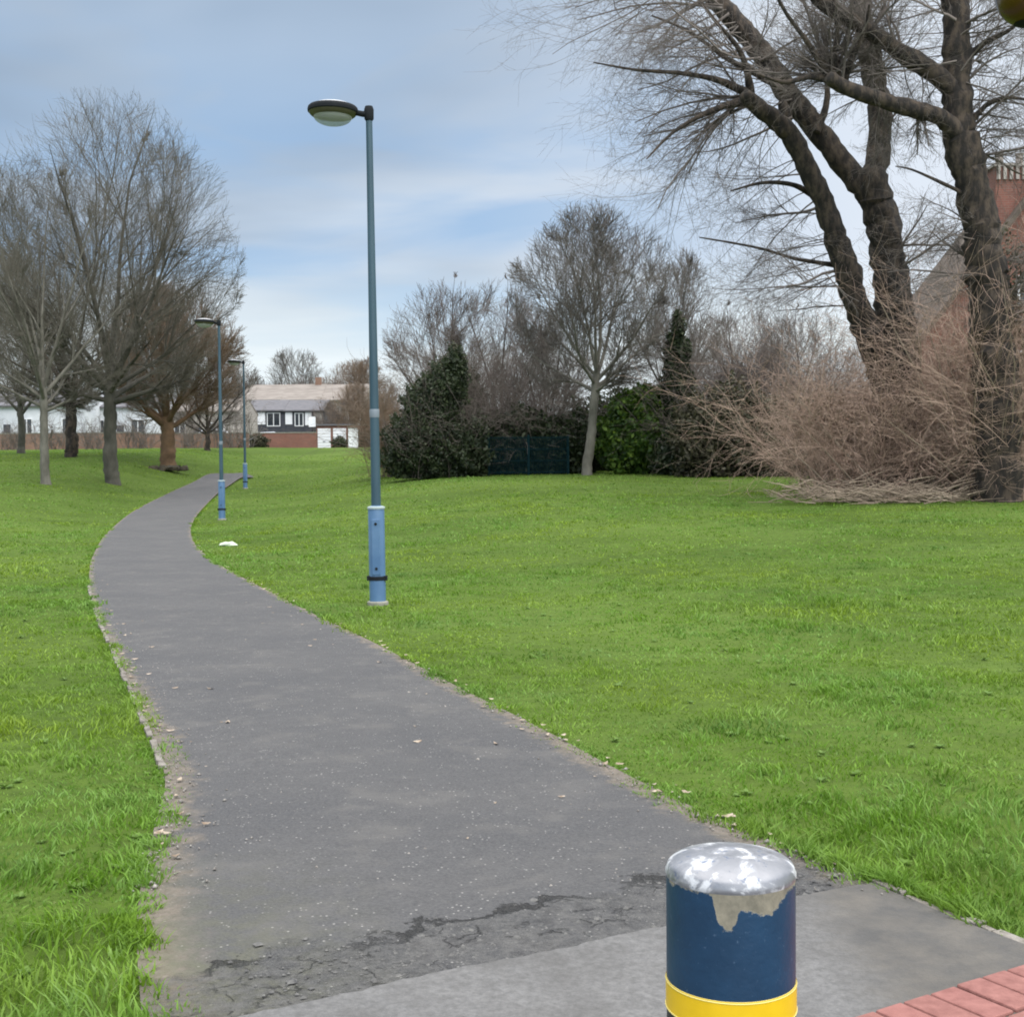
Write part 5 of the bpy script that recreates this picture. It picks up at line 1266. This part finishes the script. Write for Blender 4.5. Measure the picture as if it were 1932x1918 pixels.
# parked cars
def make_car(mat_, loc, rz, label):
    e = empty('parked_car', loc, label, 'car', 'cars parked by the houses', rz)
    prof = [(-2.0, .35), (-2.05, .6), (-1.95, .82), (-1.2, .95), (-.55, 1.38), (.85, 1.42), (1.55, 1.05), (1.98, .92), (2.02, .45), (1.9, .3), (-1.9, .3)]
    mb = MB(); mb.prism(prof, -.82, .82); mb.build('body', mat_, e, bevel=.07)
    g = MB(); g.prism([(-1.08, .97), (-.52, 1.33), (.12, 1.35), (.12, .97)], -.832, -.822); g.prism([(.2, .97), (.2, 1.35), (.82, 1.36), (1.35, 1.03)], -.832, -.822); g.build('side_window', MT['glass'], e)
    for s in (-1.25, 1.28):
        for y in (-.78, .62):
            M4 = Matrix.Translation((s, y, .31)) @ Matrix.Rotation(-math.pi / 2, 4, 'X')
            k = MB(); k.lathe([(.31, -.05), (.31, .14)], 20, M=M4); wl = k.build('wheel', MT['rubber'], e, True)
            k = MB(); k.lathe([(.19, -.065), (.19, -.051)], 16, M=M4); k.build('rim', MT['car_silver'], wl, True)
    for y in (-.6, .6):
        k = MB(); k.box(-2.09, -1.99, y - .14, y + .14, .62, .76); k.build('headlight', MT['lamp_white'], e, bevel=.02)
make_car(MT['car_silver'], at(500, 110), 0.05, 'silver parked car whose roof shows over the red brick wall')
make_car(MT['car_silver'], at(400, 103), 0.1, 'silver parked car glimpsed under the brown tree, behind the brick wall')

# brick house on the right, d 42
def right_house():
    d = 42.0; a = PD(1738, 642, d); rdg = PD(1962, 350, d); z0 = tz(a.x, d) - .3
    e = empty('brick_house', (a.x, d, z0), 'red brick house with steep gable and tall chimney at the right edge behind the trees', 'house')
    hw = rdg.x - a.x; Wd = 2 * hw; h = a.z - z0; hr = rdg.z - z0; dep = 5.5
    mb = MB(); mb.box(0, Wd, 0, dep, 0, h); mb.prism([(0, h), (Wd, h), (hw, hr)], 0.003, dep - .003); mb.build('wall', MT['brick_red'], e)
    rf = MB(); sl = Vector((hw, hr - h)).normalized(); nx_, nz_ = -sl.y * .14, sl.x * .14
    rf.prism([(-.25, h - .25 * (hr - h) / hw), (hw, hr), (hw, hr + .22), (-.25 + nx_, h - .25 * (hr - h) / hw + nz_)], -.25, dep + .25)
    rf.prism([(Wd + .25, h - .25 * (hr - h) / hw), (Wd + .25 - nx_, h - .25 * (hr - h) / hw + nz_), (hw + .002, hr + .22), (hw + .002, hr)], -.25, dep + .25)
    ro = rf.build('roof', MT['roof_brown'], e)
    c_ = PD(1872, 318, d + .6).x - a.x; c2 = c_ + 1.35; ct = PD(1872, 318, d + .6).z - z0
    ck = MB(); ck.box(c_, c2, .3, 1.3, h + (c_ / hw) * (hr - h) * .8, ct); ch = ck.build('chimney', MT['brick_red'], ro)
    k = MB(); k.box(c_ - .06, c2 + .06, .24, 1.36, ct + .002, ct + .09)
    for j in range(7): k.box(c_ + .03 + j * .2, c_ + .13 + j * .2, .22, .298, ct - .42, ct - .01)
    k.build('corbel', MT['cream_wall'], ch)
    for j in (.3, .95):
        k = MB(); k.lathe([(.13, 0), (.12, .35), (.15, .37), (.15, .42), (.1, .42)], 16, (c_ + j, .8, ct + .092)); k.build('chimney_pot', MT['cream_wall'], ch, True)
    for (x0, x1, q0_, q1_) in ((hw - .9, hw + .5, h * .62, h * .62 + 1.4), (1.2, 2.6, .9, 2.2), (hw - .7, hw + .3, h + .9, h + 2.0)): window(e, x0, x1, q0_, q1_, 0)
right_house()

# ------------------------------------------------------------------ far tree line behind the roofs
for i, (px, d, s, k) in enumerate(((430, 175, 1.35, 'M'), (465, 190, 1.5, 'N'), (500, 182, 1.35, 'M'), (560, 205, 2.05, 'N'), (585, 190, 1.55, 'M'), (620, 185, 1.3, 'M'), (655, 195, 1.45, 'M'), (678, 180, 1.65, 'D'), (715, 188, 1.5, 'M'), (300, 180, 1.6, 'M'), (150, 175, 1.6, 'M'), (20, 180, 1.6, 'M'))):
    nm = ['leftmost of the far trees above the pale roofs, next to the lamps', 'second far tree from the left above the pale roofs', 'bushy far tree above the left pale roof', 'tallest thin far tree standing above the middle of the pale roofs',
          'far tree just right of the tallest one above the roofs', 'low far tree above the right half of the roofs', 'far tree above the right end of the pale roofs', 'rusty far tree just left of the near lamp post', 'far tree behind the near lamp post',
          'far tree behind the brown tree', 'far tree behind the tallest left tree', 'far tree behind the left edge trees'][i]
    plant_tree(k, at(px, d), nm, 'distant trees beyond the houses', rz=i * 1.3, s=(s * 1.15, s, s))
for i, (px, s_x, lab) in enumerate(((482, 1.2, 'low far tree in the gap left of the left pale roof'), (522, 1.15, 'low far tree over the left pale roof'), (545, 1.3, 'low far tree left of the tallest far tree'), (603, 1.2, 'low far tree over the middle of the pale roofs'), (640, 1.25, 'low far tree over the right pale roof'))):
    plant_tree('M', at(px, 172 + i), lab, 'distant trees beyond the houses', rz=i * 2.1 + 1, s=(s_x * 1.3, s_x, s_x))
bush('dark_hedge', 'small dark hedge in front of the right white garage door', at(641, 111), [(0, 0, .4, .7, .4, .6, 1)], 1500, .09, 91, 'ivy_dark', 'hedge')
bush('dark_hedge', 'rounded dark hedge beside the right-hand red brick wall', at(690, 110), [(0, 0, .7, 1.1, .5, 1.0, 1), (1, 0, .6, .9, .5, .8, 1)], 2500, .1, 92, 'olive_leaf', 'hedge')
bush('dark_hedge', 'low olive hedge against the left end of the red brick wall', at(488, 103), [(0, 0, .4, .8, .4, .7, 1)], 1800, .09, 93, 'olive_leaf', 'hedge')
plant_tree('M', at(625, 120), 'dark brown bare tree in front of the houses, right of the garages', None, 0.4, (0.75, .75, .62))
plant_tree('D', at(672, 122), 'rust-brown bare tree in front of the houses beside the near lamp post', None, 2.2, (0.85, .85, .80))

# dark heap at the foot of the brown tree, worn stump ring
mb = MB(); R = random.Random(31)
for i in range(16):
    a = R.uniform(0, 6.28); q = R.uniform(.1, 1.0)
    mb.lathe([(.02, 0), (.22, .02), (.2, .16), (.08, .24)], 8, (q * math.cos(a) * 1.1, q * math.sin(a) * .5 - .3, 0))
mb.v = [v + Vector((R.gauss(0, .04), R.gauss(0, .04), R.gauss(0, .02))) for v in mb.v]
o = mb.build('soil_heap', simple('dark_soil', (.03, .026, .018), (.06, .05, .03), 6, 1.0), None); o.location = P(316, 888); tag(o, 'dark heap of soil and leaves round the foot of the brown tree', 'heap')
